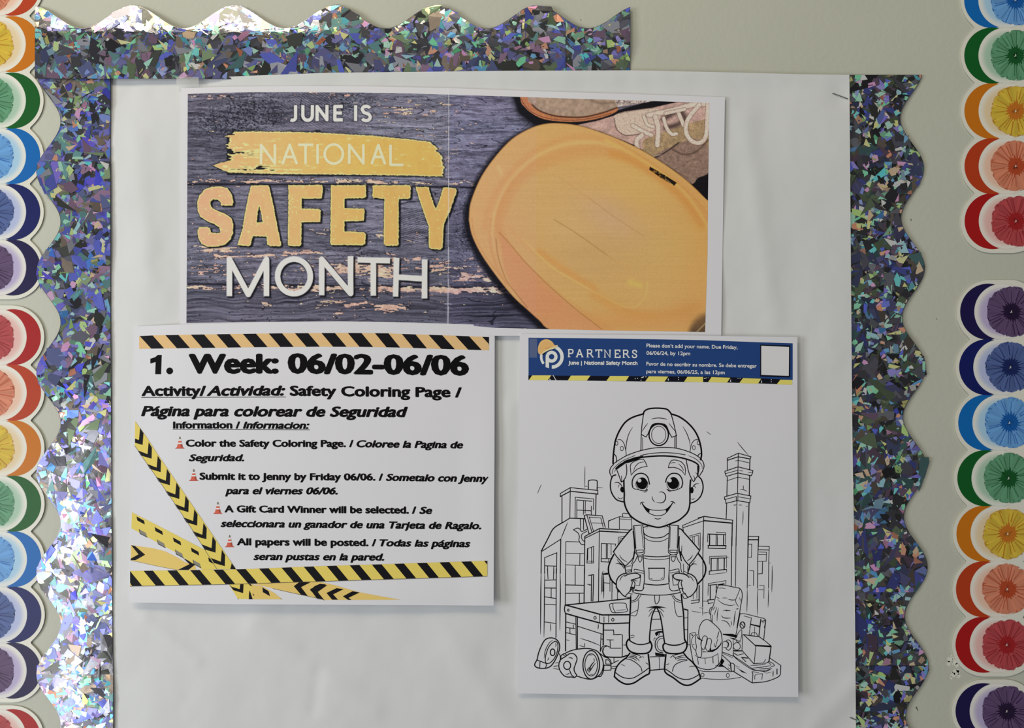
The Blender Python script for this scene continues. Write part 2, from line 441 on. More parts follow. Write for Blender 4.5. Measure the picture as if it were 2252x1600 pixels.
# ---------------------------------------------------------------- holographic foil borders
PAL_BG = [(70, 70, 76), (92, 92, 104), (60, 62, 60), (96, 96, 140), (84, 92, 170), (84, 118, 120), (104, 120, 96), (118, 96, 118), (110, 100, 92), (128, 130, 140), (78, 84, 118), (50, 50, 56)]
PAL_HI = [(120, 220, 160), (170, 250, 205), (190, 245, 140), (110, 225, 250), (90, 105, 245), (130, 150, 245), (250, 200, 165), (240, 160, 210), (245, 245, 245), (245, 240, 150), (120, 180, 150), (150, 200, 235), (240, 150, 120), (120, 110, 215), (90, 160, 235)]
def clip_half(poly, p, n):
    out = []; k = len(poly)
    for i in range(k):
        a = poly[i]; b = poly[(i + 1) % k]
        da = (a[0] - p[0]) * n[0] + (a[1] - p[1]) * n[1]; db = (b[0] - p[0]) * n[0] + (b[1] - p[1]) * n[1]
        if da >= 0: out.append(a)
        if da * db < 0:
            t = da / (da - db); out.append((a[0] + (b[0] - a[0]) * t, a[1] + (b[1] - a[1]) * t))
    return out
def foil_strip(label, horiz, t0, t1, inner, outer, hf, seed, dens=1.0, dark=1.0, vivid=1.0, thick=mm(0.3), blue=0.0):
    """inner(t)/outer(t): straight and scalloped edge; t runs along the strip"""
    rn = random.Random(seed); mid = 0.5 * (t0 + t1); im = float(inner(mid)); om = float(outer(mid))
    cx, cy = (mid, .5 * (im + om)) if horiz else (.5 * (im + om), mid)
    t = thing('foil_border', label, 'wall border', cx, cy, float(hf(cx, cy)), 'holographic foil border pieces')
    n = int((t1 - t0) / 4); k = 14
    tt, uu = np.meshgrid(np.linspace(t0, t1, n + 1), np.linspace(0, 1, k + 1))
    o = inner(tt) + (outer(tt) - inner(tt)) * uu
    x, y = (tt, o) if horiz else (o, tt)
    h = hf(x, y); Fv = P(x, y, h).reshape(-1, 3); Bv = P(x, y, h - thick).reshape(-1, 3); N = len(Fv)
    idx = np.arange(N).reshape(k + 1, n + 1)
    q = np.stack([idx[:-1, :-1], idx[1:, :-1], idx[1:, 1:], idx[:-1, 1:]], -1).reshape(-1, 4)
    a = np.array([x.flat[q[0][i]] * y.flat[q[0][(i + 1) % 4]] - x.flat[q[0][(i + 1) % 4]] * y.flat[q[0][i]] for i in range(4)]).sum()
    if a > 0: q = q[:, ::-1]
    rim = np.concatenate([idx[0, :], idx[1:, -1], idx[-1, -2::-1], idx[-2:0:-1, 0]]); r2 = np.roll(rim, -1)
    put('foil_sheet', np.concatenate([Fv, Bv]), np.concatenate([q, q[:, ::-1] + N, np.stack([rim, r2, r2 + N, rim + N], -1)]), M_FOIL, t, org(t), smooth=False)
    V, Fc, Cc, Hh = [], [], [], []
    Lw = abs(om - im) + 30; area_ = (t1 - t0) * Lw
    def shards(num, r0, r1, pal, ampl, dk, lift):
        for i in range(num):
            tc = t0 + rn.random() * (t1 - t0); io, oo = float(inner(tc)), float(outer(tc)); sgn = 1 if oo > io else -1
            oc = io + (oo - io) * rn.random() if rn.random() < .93 else oo - sgn * rn.random() * 14
            m = rn.choice([3, 3, 4, 4, 5]); r = r0 + (r1 - r0) * rn.random() ** 1.5; asp = 1 + 1.5 * rn.random() ** 2; rot = rn.random() * PI
            ang = sorted(2 * PI * (j + .75 * rn.random()) / m for j in range(m))
            pl = []
            for g in ang:
                rr = r * (.75 + .5 * rn.random()); ax = rr * math.cos(g) * asp; ay = rr * math.sin(g)
                pl.append((tc + ax * math.cos(rot) - ay * math.sin(rot), oc + ax * math.sin(rot) + ay * math.cos(rot)))
            d = .5; sl = (float(outer(tc + d)) - float(outer(tc - d))) / (2 * d)
            nn = (sl * sgn, -sgn); L_ = math.hypot(*nn); nn = (nn[0] / L_, nn[1] / L_)
            pl = clip_half(pl, (tc, oo - sgn * .9), nn)
            if pl: pl = clip_half(pl, (tc, io + sgn * .4), (0, sgn))
            if pl: pl = clip_half(pl, (t0 + .4, 0), (1, 0))
            if pl: pl = clip_half(pl, (t1 - .4, 0), (-1, 0))
            if len(pl) < 3: continue
            c = np.array(pal[rn.randrange(len(pal))], float)
            if blue and rn.random() < blue: c = np.array(rn.choice([(80, 84, 235), (100, 90, 210), (70, 110, 235), (110, 110, 190)]), float)
            c = c * dk * (.8 + .35 * rn.random())
            if pal is PAL_HI: c = c + (255 - c) * .25 * rn.random(); c = c * min(1.35, 254 / max(c)) * rn.choice((.75, 1.0, 1.0, 1.0))
            c = lin(np.clip(c, 0, 255)) * 1.2
            tx, ty = (rn.random() - .5) * ampl, (rn.random() - .5) * ampl
            s_ = len(V)
            for p_ in pl:
                xx, yy = (p_[0], p_[1]) if horiz else (p_[1], p_[0])
                V.append((xx, yy)); Hh.append(lift + abs((p_[0] - tc) * tx + (p_[1] - oc) * ty) * S * .5 + ((p_[0] - tc) * tx + (p_[1] - oc) * ty) * S * .5 + rn.random() * mm(.01)); Cc.append(c)
            Fc.append(list(range(s_, s_ + len(pl))))
    shards(int(area_ / 170 * dens), 10, 21, PAL_BG, .09, dark, mm(.05))  # dark scales shard tone per strip: reflected room light put into the colour
    shards(int(area_ / 270 * dens * vivid), 5.2, 10.5, PAL_HI, .13, 1.0, mm(.16))
    V = np.array(V); W = P(V[:, 0], V[:, 1], hf(V[:, 0], V[:, 1]) + np.array(Hh))
    tag(put('foil_facets', W, orient(V, Fc), M_FACET, t, org(t), cols=np.clip(np.array(Cc), 0, 1)), kind='stuff')
    return t
c1 = lambda v: (lambda t: v + 0 * np.asarray(t, float))
top_out = lambda t: 37 - 25 * np.cos(2 * PI * (np.asarray(t, float) - 292) / 222.4)
top_in = ipl((60, 173), (430, 173.5), (700, 176), (1400, 176))
lef_out = lambda t: 106.5 - 26.5 * np.cos(2 * PI * (np.asarray(t, float) - 1482) / 221)
lef_in = ipl((150, 242.5), (700, 243), (1480, 248), (1484, 249), (1960, 249))
rig_out = lambda t: 2006 + 25.5 * np.cos(2 * PI * (np.asarray(t, float) - 1464) / 219) + 0.009 * (np.asarray(t, float) - 300)
rig_in = c1(1855)
def h_top(x, y):    # scallops at the upper left lean back and catch the ceiling lamp
    x = np.asarray(x, float); y = np.asarray(y, float)
    k = 1 - sstep(560, 820, x)
    up = np.clip(70 - y, 0, 60)
    bulge = mm(1.3) * np.exp(-((x - 470) / 190) ** 2) * np.exp(-((y - 175) / 45) ** 2)
    return mm(4.9) * (1 - .35 * sstep(300, 900, x)) + k * mm(.6) * sstep(100, 60, y) - k * (up * .20 * S) - (1 - k) * up * .03 * S + bulge - mm(.7) * sstep(100, 160, y) - sstep(420, 520, x) * mm(1.6) * sstep(90, 150, y) + mm(.25) * np.sin(x / 47) * sstep(60, 20, y) * k
def h_left(x, y):
    x = np.asarray(x, float); y = np.asarray(y, float)
    return mm(3.0) + mm(.25) * np.sin(y / 60) + mm(.5) * np.exp(-((y - 600) / 30) ** 2) * np.sin(x / 14) * .5 + mm(.35) * np.cos((x - 160) / 30) * sstep(900, 1000, y)
def h_right(x, y):
    x = np.asarray(x, float); y = np.asarray(y, float)
    return mm(1.6) + mm(.5) * sstep(1960, 2030, x) * np.sin(y / 35)
foil_strip('silver holographic foil border along the top, the long left piece', True, 76.5, 1244, top_in, top_out, h_top, 11, dark=1.25, vivid=.85)
foil_strip('short end piece of the top silver foil border, ending in a cut scallop', True, 1242, 1386, top_in, top_out, lambda x, y: h_top(x, y) - mm(.35), 12, dark=1.2)
foil_strip('short left foil piece directly under the top left corner', False, 150, 356, lef_in, lef_out, lambda x, y: h_left(x, y) - mm(.4), 13, dark=1.3, blue=.15)
foil_strip('long silver foil border down the left of the white paper', False, 354.5, 1482.5, lef_in, lef_out, h_left, 14, vivid=.85, dark=1.3, blue=.12)
foil_strip('lowest left foil piece, starting at a vertical staple', False, 1481.5, 1960, lef_in, lef_out, lambda x, y: h_left(x, y) - mm(.4), 15, dark=1.4)
foil_strip('long silver foil border down the right of the white paper', False, 164.5, 1302, rig_in, rig_out, h_right, 16, dark=.9, vivid=1.05)
foil_strip('short foil piece low on the right, between two seams', False, 1301, 1464, rig_in, rig_out, lambda x, y: h_right(x, y) - mm(.3), 17, dark=.85, vivid=1.0)
foil_strip('lowest right foil piece running out of the bottom of the frame', False, 1463, 1960, rig_in, rig_out, lambda x, y: h_right(x, y) + mm(.2), 18, dark=.85, vivid=1.0)
# ---------------------------------------------------------------- big sheet of roll paper
def h_roll(x, y):
    x = np.asarray(x, float); y = np.asarray(y, float)
    w = vnoise(x / 150, y / 260, 1) * 1.5 + vnoise(x / 60 + y / 300, y / 110, 2) * .85 + vnoise(x / 26, y / 34, 3) * .19
    h = 1.7 + .9 * w
    h = h - 1.5 * (1 - sstep(235, 330, x)) - .9 * (1 - sstep(380, 520, x)) * (1 - sstep(180, 260, y))
    h = h + 1.3 * (1 - sstep(150, 200, y)) * sstep(420, 540, x)
    # creases: a dent around the staple, long soft folds low on the left and right
    h = h - .8 * np.exp(-(((x - 1848) / 22) ** 2 + ((y - 211) / 30) ** 2))
    def fold(x0, y0, x1, y1, a, s):
        dx, dy = x1 - x0, y1 - y0; L = math.hypot(dx, dy); u = np.clip(((x - x0) * dx + (y - y0) * dy) / L / L, 0, 1)
        return a * np.exp(-(((x - x0 - u * dx) ** 2 + (y - y0 - u * dy) ** 2) / s / s))
    h = h + fold(560, 1380, 820, 1560, .8, 28) + fold(700, 1480, 690, 1560, -.6, 16) + fold(1880, 1500, 1790, 1600, .9, 24) + fold(1000, 1420, 1120, 1600, .7, 30)
    h = h + fold(1640, 260, 1700, 700, .7, 26) + fold(300, 300, 330, 620, .5, 24) + fold(1120, 900, 1100, 1300, .5, 20) + fold(320, 1360, 430, 1450, .6, 18)
    return mm(1) * np.maximum(h, .8)
t = thing('roll_paper', 'big wrinkled sheet of white roll paper stapled behind the poster and pages', 'paper', 1060, 900, mm(2))
v, f = sheet_mesh(ipl((150, 236), (1950, 242)), ipl((150, 1868), (300, 1869), (900, 1874), (1300, 1880), (1600, 1882.5), (1950, 1886)),
                  ipl((230, 172), (430, 172), (560, 166), (720, 160), (900, 158), (1120, 155.5), (1390, 154.5), (1560, 158), (1760, 163), (1870, 164.5)), c1(1950), h_roll, 6, mm(.15), (236, 1880, 170, 1950))
put('paper_sheet', v, f, M_ROLL, t, org(t), smooth=True)
ik = Ink(); ik.ribbon([(1872.5, 900), (1878.5, 1300), (1881, 1600), (1881.5, 1700)], 1.6); 
ik.build('torn_edge', h_roll, mm(.1), M_EDGE, t)

# ---------------------------------------------------------------- poster of two taped sheets
def h_post(x, y):
    x = np.asarray(x, float); y = np.asarray(y, float)
    h = 4.6 + .8 * np.sin((x - 400) / 300) + .3 * np.sin(y / 120 + x / 260) + .5 * vnoise(x / 160, y / 200, 9)
    h = h + .12 * np.exp(-((x - 986) / 9) ** 2)
    return mm(1) * h
PT = ipl((398, 194), (500, 190.5), (640, 189), (800, 189.5), (986, 193.5), (1200, 201), (1400, 207), (1595, 213.5))
PB = c1(738)
poster = thing('safety_month_poster', 'wide photo poster with a yellow hard hat, made of two joined sheets', 'poster', 985, 460, mm(5))
v, f = sheet_mesh(ipl((190, 398.5), (740, 396)), c1(989), PT, PB, h_post, 7, mm(.12), (398, 989, 190, 738))
put('paper_sheet', v, f, M_PAPER, poster, org(poster), smooth=True)
v, f = sheet_mesh(c1(986), ipl((200, 1594.5), (740, 1586)), PT, PB, lambda x, y: h_post(x, y) + mm(.10), 7, mm(.12), (986, 1594, 193, 738))
put('paper_sheet', v, f, M_PAPER, poster, org(poster), smooth=True)
# the printed photograph: colours laid out point by point on a fine mesh
def sdpoly(X, Y, pts):
    """signed distance (negative inside), evaluated only near the polygon"""
    p = np.asarray(pts, float); out = np.full(X.shape, 99.0)
    m = 25; box_ = (X > p[:, 0].min() - m) & (X < p[:, 0].max() + m) & (Y > p[:, 1].min() - m) & (Y < p[:, 1].max() + m)
    x = X[box_]; y = Y[box_]; d = np.full(x.shape, 1e9); ins = np.zeros(x.shape, bool); n = len(p)
    for i in range(n):
        a, b = p[i], p[(i + 1) % n]; e = b - a; L = (e ** 2).sum()
        if L < 1e-9: continue
        u = np.clip(((x - a[0]) * e[0] + (y - a[1]) * e[1]) / L, 0, 1)
        d = np.minimum(d, (x - a[0] - u * e[0]) ** 2 + (y - a[1] - u * e[1]) ** 2)
        c = (a[1] > y) != (b[1] > y)
        if a[1] != b[1]: ins ^= c & (x < (b[0] - a[0]) * (y - a[1]) / (b[1] - a[1]) + a[0])
    d = np.sqrt(d); d[ins] *= -1; out[box_] = d; return out
def sdline(X, Y, pts):
    p = np.asarray(pts, float); out = np.full(X.shape, 99.0); m = 40
    box_ = (X > p[:, 0].min() - m) & (X < p[:, 0].max() + m) & (Y > p[:, 1].min() - m) & (Y < p[:, 1].max() + m)
    x = X[box_]; y = Y[box_]; d = np.full(x.shape, 1e9)
    for a, b in zip(p[:-1], p[1:]):
        e = b - a; L = (e ** 2).sum() + 1e-9; u = np.clip(((x - a[0]) * e[0] + (y - a[1]) * e[1]) / L, 0, 1)
        d = np.minimum(d, (x - a[0] - u * e[0]) ** 2 + (y - a[1] - u * e[1]) ** 2)
    out[box_] = np.sqrt(d); return out

def paint_poster(X, Y):
    """sRGB 0..255 image of the print over photo-pixel arrays X, Y"""
    N = vnoise
    def fbm(x, y, s): return .5 * N(x, y, s) + .28 * N(x * 2.1, y * 2.1, s + 1) + .15 * N(x * 4.3, y * 4.3, s + 2) + .07 * N(x * 9, y * 9, s + 3)
    img = np.zeros(X.shape + (3,))
    def mix(col, a):
        a = np.clip(a, 0, 1)[..., None]; img[:] = img * (1 - a) + np.asarray(col, float) * a
    G = lambda cx, cy, sx, sy: np.exp(-((X - cx) / sx) ** 2 - ((Y - cy) / sy) ** 2)
    # weathered dark blue-grey planks
    y1 = 405 + np.interp(X, [413, 760, 1060], [0, 0, 8]); y2 = 623.5 + np.interp(X, [413, 1100], [0, 9])
    wv = 7 * N(X / 90, Y / 60, 20) + 3 * N(X / 30, Y / 22, 21)
    g = .36 * N(X / 55, (Y + wv) / 4.2, 22) + .3 * N(X / 22, (Y + wv) / 2.1, 23) + .2 * N(X / 9, (Y + wv) / 1.5, 24) + .14 * N(X / 2.6, Y / 2.4, 25)
    lowp = Y > y2
    g = np.where(lowp, .55 * N(X / 130, (Y + 2.2 * wv) / 2.6, 26) + .3 * N(X / 40, (Y + 2 * wv) / 1.7, 27) + .15 * g, g)
    g = (g - .5) * 1.9
    b = 98 + 22 * G(900, 330, 190, 110) + 10 * G(1000, 250, 150, 60) + 12 * G(860, 470, 150, 60) - 16 * G(440, 300, 110, 90) - 10 * G(560, 260, 120, 40)
    b = b - 16 * lowp - 26 * G(1120, 660, 90, 60)
    lum = b + 70 * g * np.where(lowp, .8, 1)
    rg = N(X / 70, Y / 40, 28)
    img[..., 0] = lum * (.98 + .05 * rg); img[..., 1] = lum * .99; img[..., 2] = lum * 1.12 + 7
    # speckled rough grain patches, knot
    sp = N(X / 2.2, Y / 2.0, 30)
    pt = G(560, 240, 70, 35) + G(500, 270, 70, 25) + .8 * G(760, 230, 60, 25) + .9 * G(1035, 500, 26, 70)
    mix((24, 26, 38), (sp > .62) * np.clip(pt, 0, .8)); mix((150, 155, 165), (sp < .2) * np.clip(pt, 0, .5))
    kd = np.hypot((X - 608) / 1.0, (Y - 252) / .8); kk = np.exp(-(kd / 20) ** 2)
    mix((38, 38, 50), kk * (.5 + .5 * np.sin(kd * 1.1 + 3 * N(X / 6, Y / 6, 33))))
    # fine dark cracks
    cr = np.abs(N(X / 70 + 3, (Y + wv * 1.5) / 7, 35) - .5); mix((22, 24, 36), (cr < .014) * .75)
    fan_ = np.abs(np.sin(((Y - 500) + (X - 840) * -.28) * .75 + 2 * N(X / 30, Y / 30, 37))); mix((30, 34, 46), (fan_ > .93) * np.clip(G(905, 495, 45, 36) * 1.4, 0, .8))
    fan2 = np.abs(np.sin(((Y - 220) - (X - 680) * .6) * .6 + 3 * N(X / 20, Y / 20, 38))); mix((40, 42, 58), (fan2 > .9) * np.clip(G(700, 235, 60, 40) * 1.3, 0, .7))
    # plank joints
    for yy, w in ((y1, 1.9), (y2, 1.5)):
        d = np.abs(Y - yy - 1.2 * (N(X / 40, 0 * Y, 40) - .5)); mix((16, 15, 24), 1 - sstep(w * .5, w * 1.3, d)); mix((40, 40, 54), .5 * np.exp(-(d / 5) ** 2))
    # peeled pinkish flakes, with dark rims; where they lie follows the photo
    dens = .62 * np.exp(-((Y - y1 + 7) / 5.0) ** 2) * np.interp(X, [413, 440, 560, 640, 780, 1000, 1060], [.5, .9, .95, .7, 1, .7, .9])
    dens = dens + .78 * np.exp(-((Y - y2 - 7) / 7) ** 2) * np.interp(X, [413, 560, 660, 1000, 1130], [.8, .5, .9, 1, 1])
    dens = dens + .72 * G(475, 548, 50, 9) + .5 * G(540, 563, 80, 4) + .8 * G(668, 556, 42, 6) + .45 * G(585, 560, 30, 3) + .6 * G(835, 515, 10, 9) + .5 * G(866, 558, 10, 5) + .55 * G(900, 570, 40, 4)
    dens = dens + .55 * G(770, 588, 90, 20) + .5 * G(850, 600, 50, 20) + .6 * G(1040, 612, 60, 14) + .45 * G(980, 585, 60, 14) + .35 * G(470, 590, 60, 26) + .4 * G(560, 600, 12, 8)
    dens = dens + .45 * G(760, 668, 110, 10) + .72 * G(858, 678, 40, 8) + .6 * G(590, 668, 14, 5) + .45 * G(745, 690, 30, 8) + .4 * G(460, 213, 60, 7) + .35 * G(720, 210, 80, 6) + .3 * G(1040, 568, 60, 5) + .35 * G(900, 240, 110, 20) + .22 * G(960, 330, 90, 60) + .3 * G(720, 510, 60, 12)
    fl = .55 * N(X / 17, (Y + wv) / 3.0, 41) + .3 * N(X / 6.5, (Y + wv) / 1.7, 42) + .15 * N(X / 2.6, Y / 1.6, 43)
    q = fl - (.84 - .66 * dens)
    mix((28, 26, 36), sstep(-.06, -.01, q) * .75)
    a = sstep(.0, .025, q); pk = N(X / 60, Y / 14, 44)[..., None]
    fc = np.array((206, 164, 156)) * (1 - pk) + np.array((222, 200, 176)) * pk
    fc = fc * (.86 + .25 * N(X / 5, Y / 2.5, 45)[..., None]); a_ = a[..., None]; img[:] = img * (1 - a_) + fc * a_
    mix((150, 158, 178), .55 * sstep(.78, .84, N(X / 14, Y / 1.6, 46)) * (1 - a) * np.clip(G(950, 300, 220, 130) + .3, 0, 1))
    # shoes, upper right (coordinates of a 3.753x enlargement from 1000,180)
    z3 = lambda pts: [(1000 + x / 3.753, 180 + y / 3.753) for x, y in pts]
    z5 = lambda pts: [(1000 + x / 3.753, 380 + y / 3.753) for x, y in pts]
    def fill(pts, col, soft_=.8, sm=True, tex=None):
        pp = catmull(pts, True, 4) if sm else pts
        d = sdpoly(X, Y, pp); a = 1 - sstep(-soft_, soft_, d)
        if tex is None: mix(col, a)
        else:
            c = np.asarray(col, float) * tex[..., None]; aa = a[..., None]; img[:] = img * (1 - aa) + c * aa
        return d
    def line(pts, col, w, amt=1.0, sm=True):
        d = sdline(X, Y, catmull(pts, False, 4) if sm else pts); mix(col, amt * np.exp(-(d / w) ** 2))
    tx = .82 + .36 * fbm(X / 7, Y / 7, 60); fine = .88 + .24 * N(X / 1.6, Y / 1.6, 66)
    mix((14, 14, 20), np.clip(1.6 * np.exp(-(sdline(X, Y, z3([(520, 100), (560, 230), (680, 320), (900, 350), (1300, 300)])) / 12) ** 2), 0, .95))
    fill(z3([(1230, 300), (1340, 235), (1500, 190), (1700, 130), (2110, 130), (2110, 1000), (1880, 830), (1000, 350)]), (20, 18, 24), 1, False)
    fill(z3([(520, -300), (540, 120), (575, 205), (650, 268), (740, 308), (880, 328), (1020, 328), (1160, 308), (1280, 272), (1350, 230), (1345, 180), (1345, -300)]), (186, 120, 82), .8, True, fine)
    line(z3([(548, 140), (590, 210), (660, 262), (760, 298), (880, 314), (1020, 314), (1170, 292), (1290, 258)]), (120, 70, 52), .9)
    fill(z3([(590, -300), (598, 110), (640, 185), (700, 232), (790, 264), (900, 280), (1050, 284), (1200, 252), (1335, 206), (1325, 100), (1325, -300)]), (168, 144, 128), .8, True, tx)
    line(z3([(640, 190), (700, 238), (800, 274), (900, 288), (1060, 290), (1210, 258), (1340, 212)]), (40, 28, 28), 1.6, .85)
    line(z3([(1130, 150), (1200, 175), (1310, 170)]), (120, 98, 84), 3, .6)
    fill(z3([(1322, 145), (1340, 208), (1450, 192), (1640, 158), (1630, 140)]), (176, 158, 156), .6, False, .55 + .9 * N(X / 2, Y / 2, 61))
    fill(z3([(1008, 356), (1180, 320), (1310, 280), (1400, 245), (1640, 212), (1830, 168), (2105, 165), (2105, 720), (1920, 835), (1700, 650), (1480, 520), (1200, 410)]), (192, 158, 150), .8, False, tx * fine)
    fill(z3([(1560, 480), (1760, 400), (1980, 330), (2100, 330), (2100, 600), (1820, 560), (1650, 640), (1570, 590)]), (166, 140, 108), .8, True, tx * fine)
    fill(z3([(1640, 640), (1820, 520), (2000, 470), (2100, 560), (2100, 740), (2010, 790), (1930, 835)]), (142, 116, 104), .8, True, tx * fine)
    line(z3([(1640, 630), (1740, 580), (1850, 500)]), (38, 28, 30), 1.5, .9); line(z3([(1800, 560), (1900, 600), (2000, 570), (2090, 480)]), (84, 64, 56), 2.2, .7)
    line(z3([(1660, 640), (1760, 700), (1900, 780)]), (90, 66, 58), 1.6, .6); line(z3([(1700, 600), (1600, 620)]), (225, 205, 190), 1, .6)
    fill(z3([(1310, 300), (1345, 262), (1450, 240), (1640, 218), (1700, 260), (1660, 380), (1560, 425), (1450, 440), (1380, 430), (1335, 385)]), (206, 184, 170), .8, True, fine)
    line(z3([(1315, 300), (1335, 385), (1385, 432), (1450, 441), (1550, 425)]), (70, 50, 48), 1.1, .8)
    line(z3([(1345, 262), (1480, 236), (1640, 215)]), (120, 98, 90), .9, .7)
    line(z3([(1720, 310), (1840, 240), (1900, 300), (1840, 350), (1740, 380)]), (52, 40, 38), 6, .75)
    for pts, w in ((z3([(1600, 275), (1700, 255), (1830, 225), (1960, 190), (2080, 180)]), 7.5), (z3([(1470, 360), (1540, 400), (1625, 440)]), 6), (z3([(1655, 290), (1680, 380), (1672, 520)]), 7.5),
                   (z3([(1725, 300), (1750, 380), (1790, 430), (1830, 428)]), 5.5), (z3([(1845, 250), (1870, 310), (1890, 360)]), 6), (z3([(1560, 280), (1590, 350), (1640, 370)]), 5),
                   (z3([(2020, 190), (1950, 270), (1910, 350), (1915, 430), (1960, 490), (2030, 500), (2075, 440), (2085, 300), (2090, 180)]), 6.5), (z3([(1545, 440), (1500, 490), (1520, 580)]), 7), (z3([(1740, 260), (1900, 225)]), 5)):
        d = sdline(X, Y, catmull(pts, False, 5)); hw = w * .78
        mix((70, 52, 48), .5 * (1 - sstep(hw, hw + 1.2, d)))
        c = np.array((222, 198, 186)) * (1 - .16 * np.clip(d / hw, 0, 1) ** 3)[..., None] * fine[..., None]; a_ = (1 - sstep(hw - .9, hw, d))[..., None]; img[:] = img * (1 - a_) + c * a_
    # hard hat
    hat = z3([(2100, 985), (2000, 890), (1900, 800), (1750, 690), (1550, 565), (1350, 470), (1150, 395), (1000, 355), (850, 340), (750, 345), (640, 375), (500, 450), (400, 540), (300, 660), (220, 780), (160, 910), (125, 1020), (117, 1120)]) + \
        z5([(118, 400), (140, 510), (200, 640), (280, 765), (400, 925), (500, 1040), (600, 1130), (700, 1220), (800, 1300), (1200, 1420), (2150, 1420), (2150, 200)])
    hp = catmull(hat, True, 4); hd = sdpoly(X, Y, hp)
    hd2 = sdpoly(X - 5, Y - 3, hp); mix((10, 10, 18), .85 * (1 - sstep(-1, 13, sdpoly(X + 6, Y - 6, hp))))
    keep = img.copy()
    img[:] = (212, 168, 98)
    mix((216, 166, 108), .8 * G(1090, 520, 60, 160)); mix((216, 178, 96), .9 * G(1400, 400, 130, 90)); mix((212, 174, 96), .8 * G(1330, 640, 120, 70))
    mix((220, 160, 74), .85 * G(1545, 500, 55, 190)); mix((214, 148, 76), .7 * G(1380, 705, 150, 26)); mix((208, 176, 98), .7 * G(1440, 540, 110, 80)); mix((198, 164, 104), .8 * G(1290, 560, 110, 80)); mix((204, 172, 104), .7 * G(1200, 430, 90, 80))
    dome = catmull(z3([(395, 1150), (430, 1000), (520, 850), (640, 740), (800, 660), (1000, 605), (1200, 592), (1400, 622), (1600, 720), (1800, 860), (2000, 1080), (2120, 1300), (2120, 1700), (1900, 2300), (1100, 1900), (700, 1600), (460, 1330)]), True, 4)
    dd = sdpoly(X, Y, dome)
    mix((206, 138, 74), .62 * np.exp(-((dd - 11) / 12) ** 2) * (dd > -3) * np.interp(X, [1030, 1090, 1200, 1560], [1, 1, .75, .9]))
    mix((206, 138, 74), .30 * np.exp(-((dd + 4) / 7) ** 2) * (Y < 480))
    line(z3([(300, 1250), (330, 1080), (400, 900), (520, 740), (700, 600), (900, 520), (1150, 500), (1350, 545)]), (238, 196, 122), 4, .55)
    line(z3([(250, 1200), (280, 1050), (360, 880), (500, 700), (680, 560), (900, 470), (1100, 450), (1350, 500)]), (208, 148, 84), 7, .55)
    line(z3([(360, 700), (385, 760)]), (236, 196, 124), 4, .7)
    line(z3([(1250, 480), (1500, 620), (1750, 780), (1900, 920), (2000, 1050), (2090, 1200)]), (234, 190, 96), 4, .8)
    line(z3([(1350, 500), (1600, 650), (1800, 800), (1960, 940), (2100, 1100)]), (198, 142, 58), 1.4, .7)
    line(z3([(1300, 590), (1450, 640), (1620, 740), (1760, 850), (1900, 980), (2040, 1180)]), (206, 134, 48), 10, .6)
    mix((204, 170, 132), .9 * np.exp(-(((X - 1335) * .85 + (Y - 475) * .5) / 78) ** 2 - (((Y - 475) * .85 - (X - 1335) * .5) / 42) ** 2))
    mix((212, 182, 122), .5 * G(1250, 500, 60, 40))
    flank = z5([(365, 490), (450, 580), (600, 755), (800, 950), (1000, 1125), (1215, 1290), (1200, 1420), (800, 1400), (600, 1150), (480, 970), (400, 780)])
    fd = sdpoly(X, Y, flank); mix((210, 142, 94), .85 * (1 - sstep(-4, 2, fd)))
    mix((212, 132, 92), .5 * (1 - sstep(-14, -2, fd)) * G(1200, 660, 60, 40))
    line(z5([(365, 490), (450, 580), (600, 755), (800, 950), (1000, 1125), (1215, 1290)]), (156, 98, 48), 1.2, .8)
    line(z5([(340, 540), (360, 700), (420, 870), (480, 960), (600, 1110)]), (150, 92, 56), 1.3, .75)
    line(z5([(300, 380), (290, 560), (340, 760), (430, 930)]), (202, 140, 84), 3, .6); line(z5([(325, 320), (310, 480), (330, 640)]), (236, 188, 116), 2, .5)
    line(z5([(140, 370), (160, 500), (225, 640), (330, 790), (480, 960)]), (196, 132, 70), 1.3, .7)
    line(z5([(700, 650), (850, 760), (1000, 860), (1150, 945)]), (214, 146, 66), 8, .65); line(z5([(560, 545), (800, 775), (1000, 895), (1250, 1035), (1430, 1110), (1520, 1085), (1580, 1000), (1592, 900)]), (238, 192, 104), 1.6, .8)
    line(z5([(1150, 1010), (1400, 1140), (1700, 1180), (2000, 1100)]), (214, 144, 60), 12, .5); line(z5([(1450, 900), (1530, 930)]), (232, 204, 90), 7, .6)
    line(z5([(820, 385), (1000, 495), (1260, 680)]), (166, 122, 62), 1.2, .85); line(z5([(1260, 680), (1350, 745)]), (190, 146, 80), 1.4, .4)
    line(z5([(1110, 210), (1350, 385), (1560, 520)]), (176, 136, 84), 1.1, .7); line(z5([(860, 30), (960, 105), (1110, 210)]), (196, 154, 88), 1.3, .5)
    line(z5([(400, 400), (520, 530), (640, 660)]), (216, 158, 92), 6, .4)
    mix((20, 16, 14), .96 * sstep(0, 1, np.clip(1 - np.hypot((X - 1556) / 50, (Y - 742) / 62), 0, 1) * 3.0)); line(z5([(2000, 1310), (2070, 1240)]), (190, 175, 140), 1.3, .8)
    mix((200, 140, 70), .5 * G(1520, 690, 40, 30))
    lab = z3([(1612, 700), (1720, 760), (1832, 832), (1812, 856), (1700, 790), (1605, 722)]); ld = sdpoly(X, Y, lab)
    mix((30, 22, 18), (1 - sstep(-.5, .7, ld)) * np.where((X > 1434) & (X < 1466), .45 + .55 * (N(X / 2.2, Y / 2.2, 70) > .45), 1)); line(z3([(1740, 800), (1800, 850)]), (222, 184, 110), 1, .7)
    img[:] = np.where((ld < .7)[..., None], img, (img * .66 + np.array((204, 160, 120)) * .34)) * (.985 + .03 * N(X / 80, Y / 1.6, 71))[..., None]
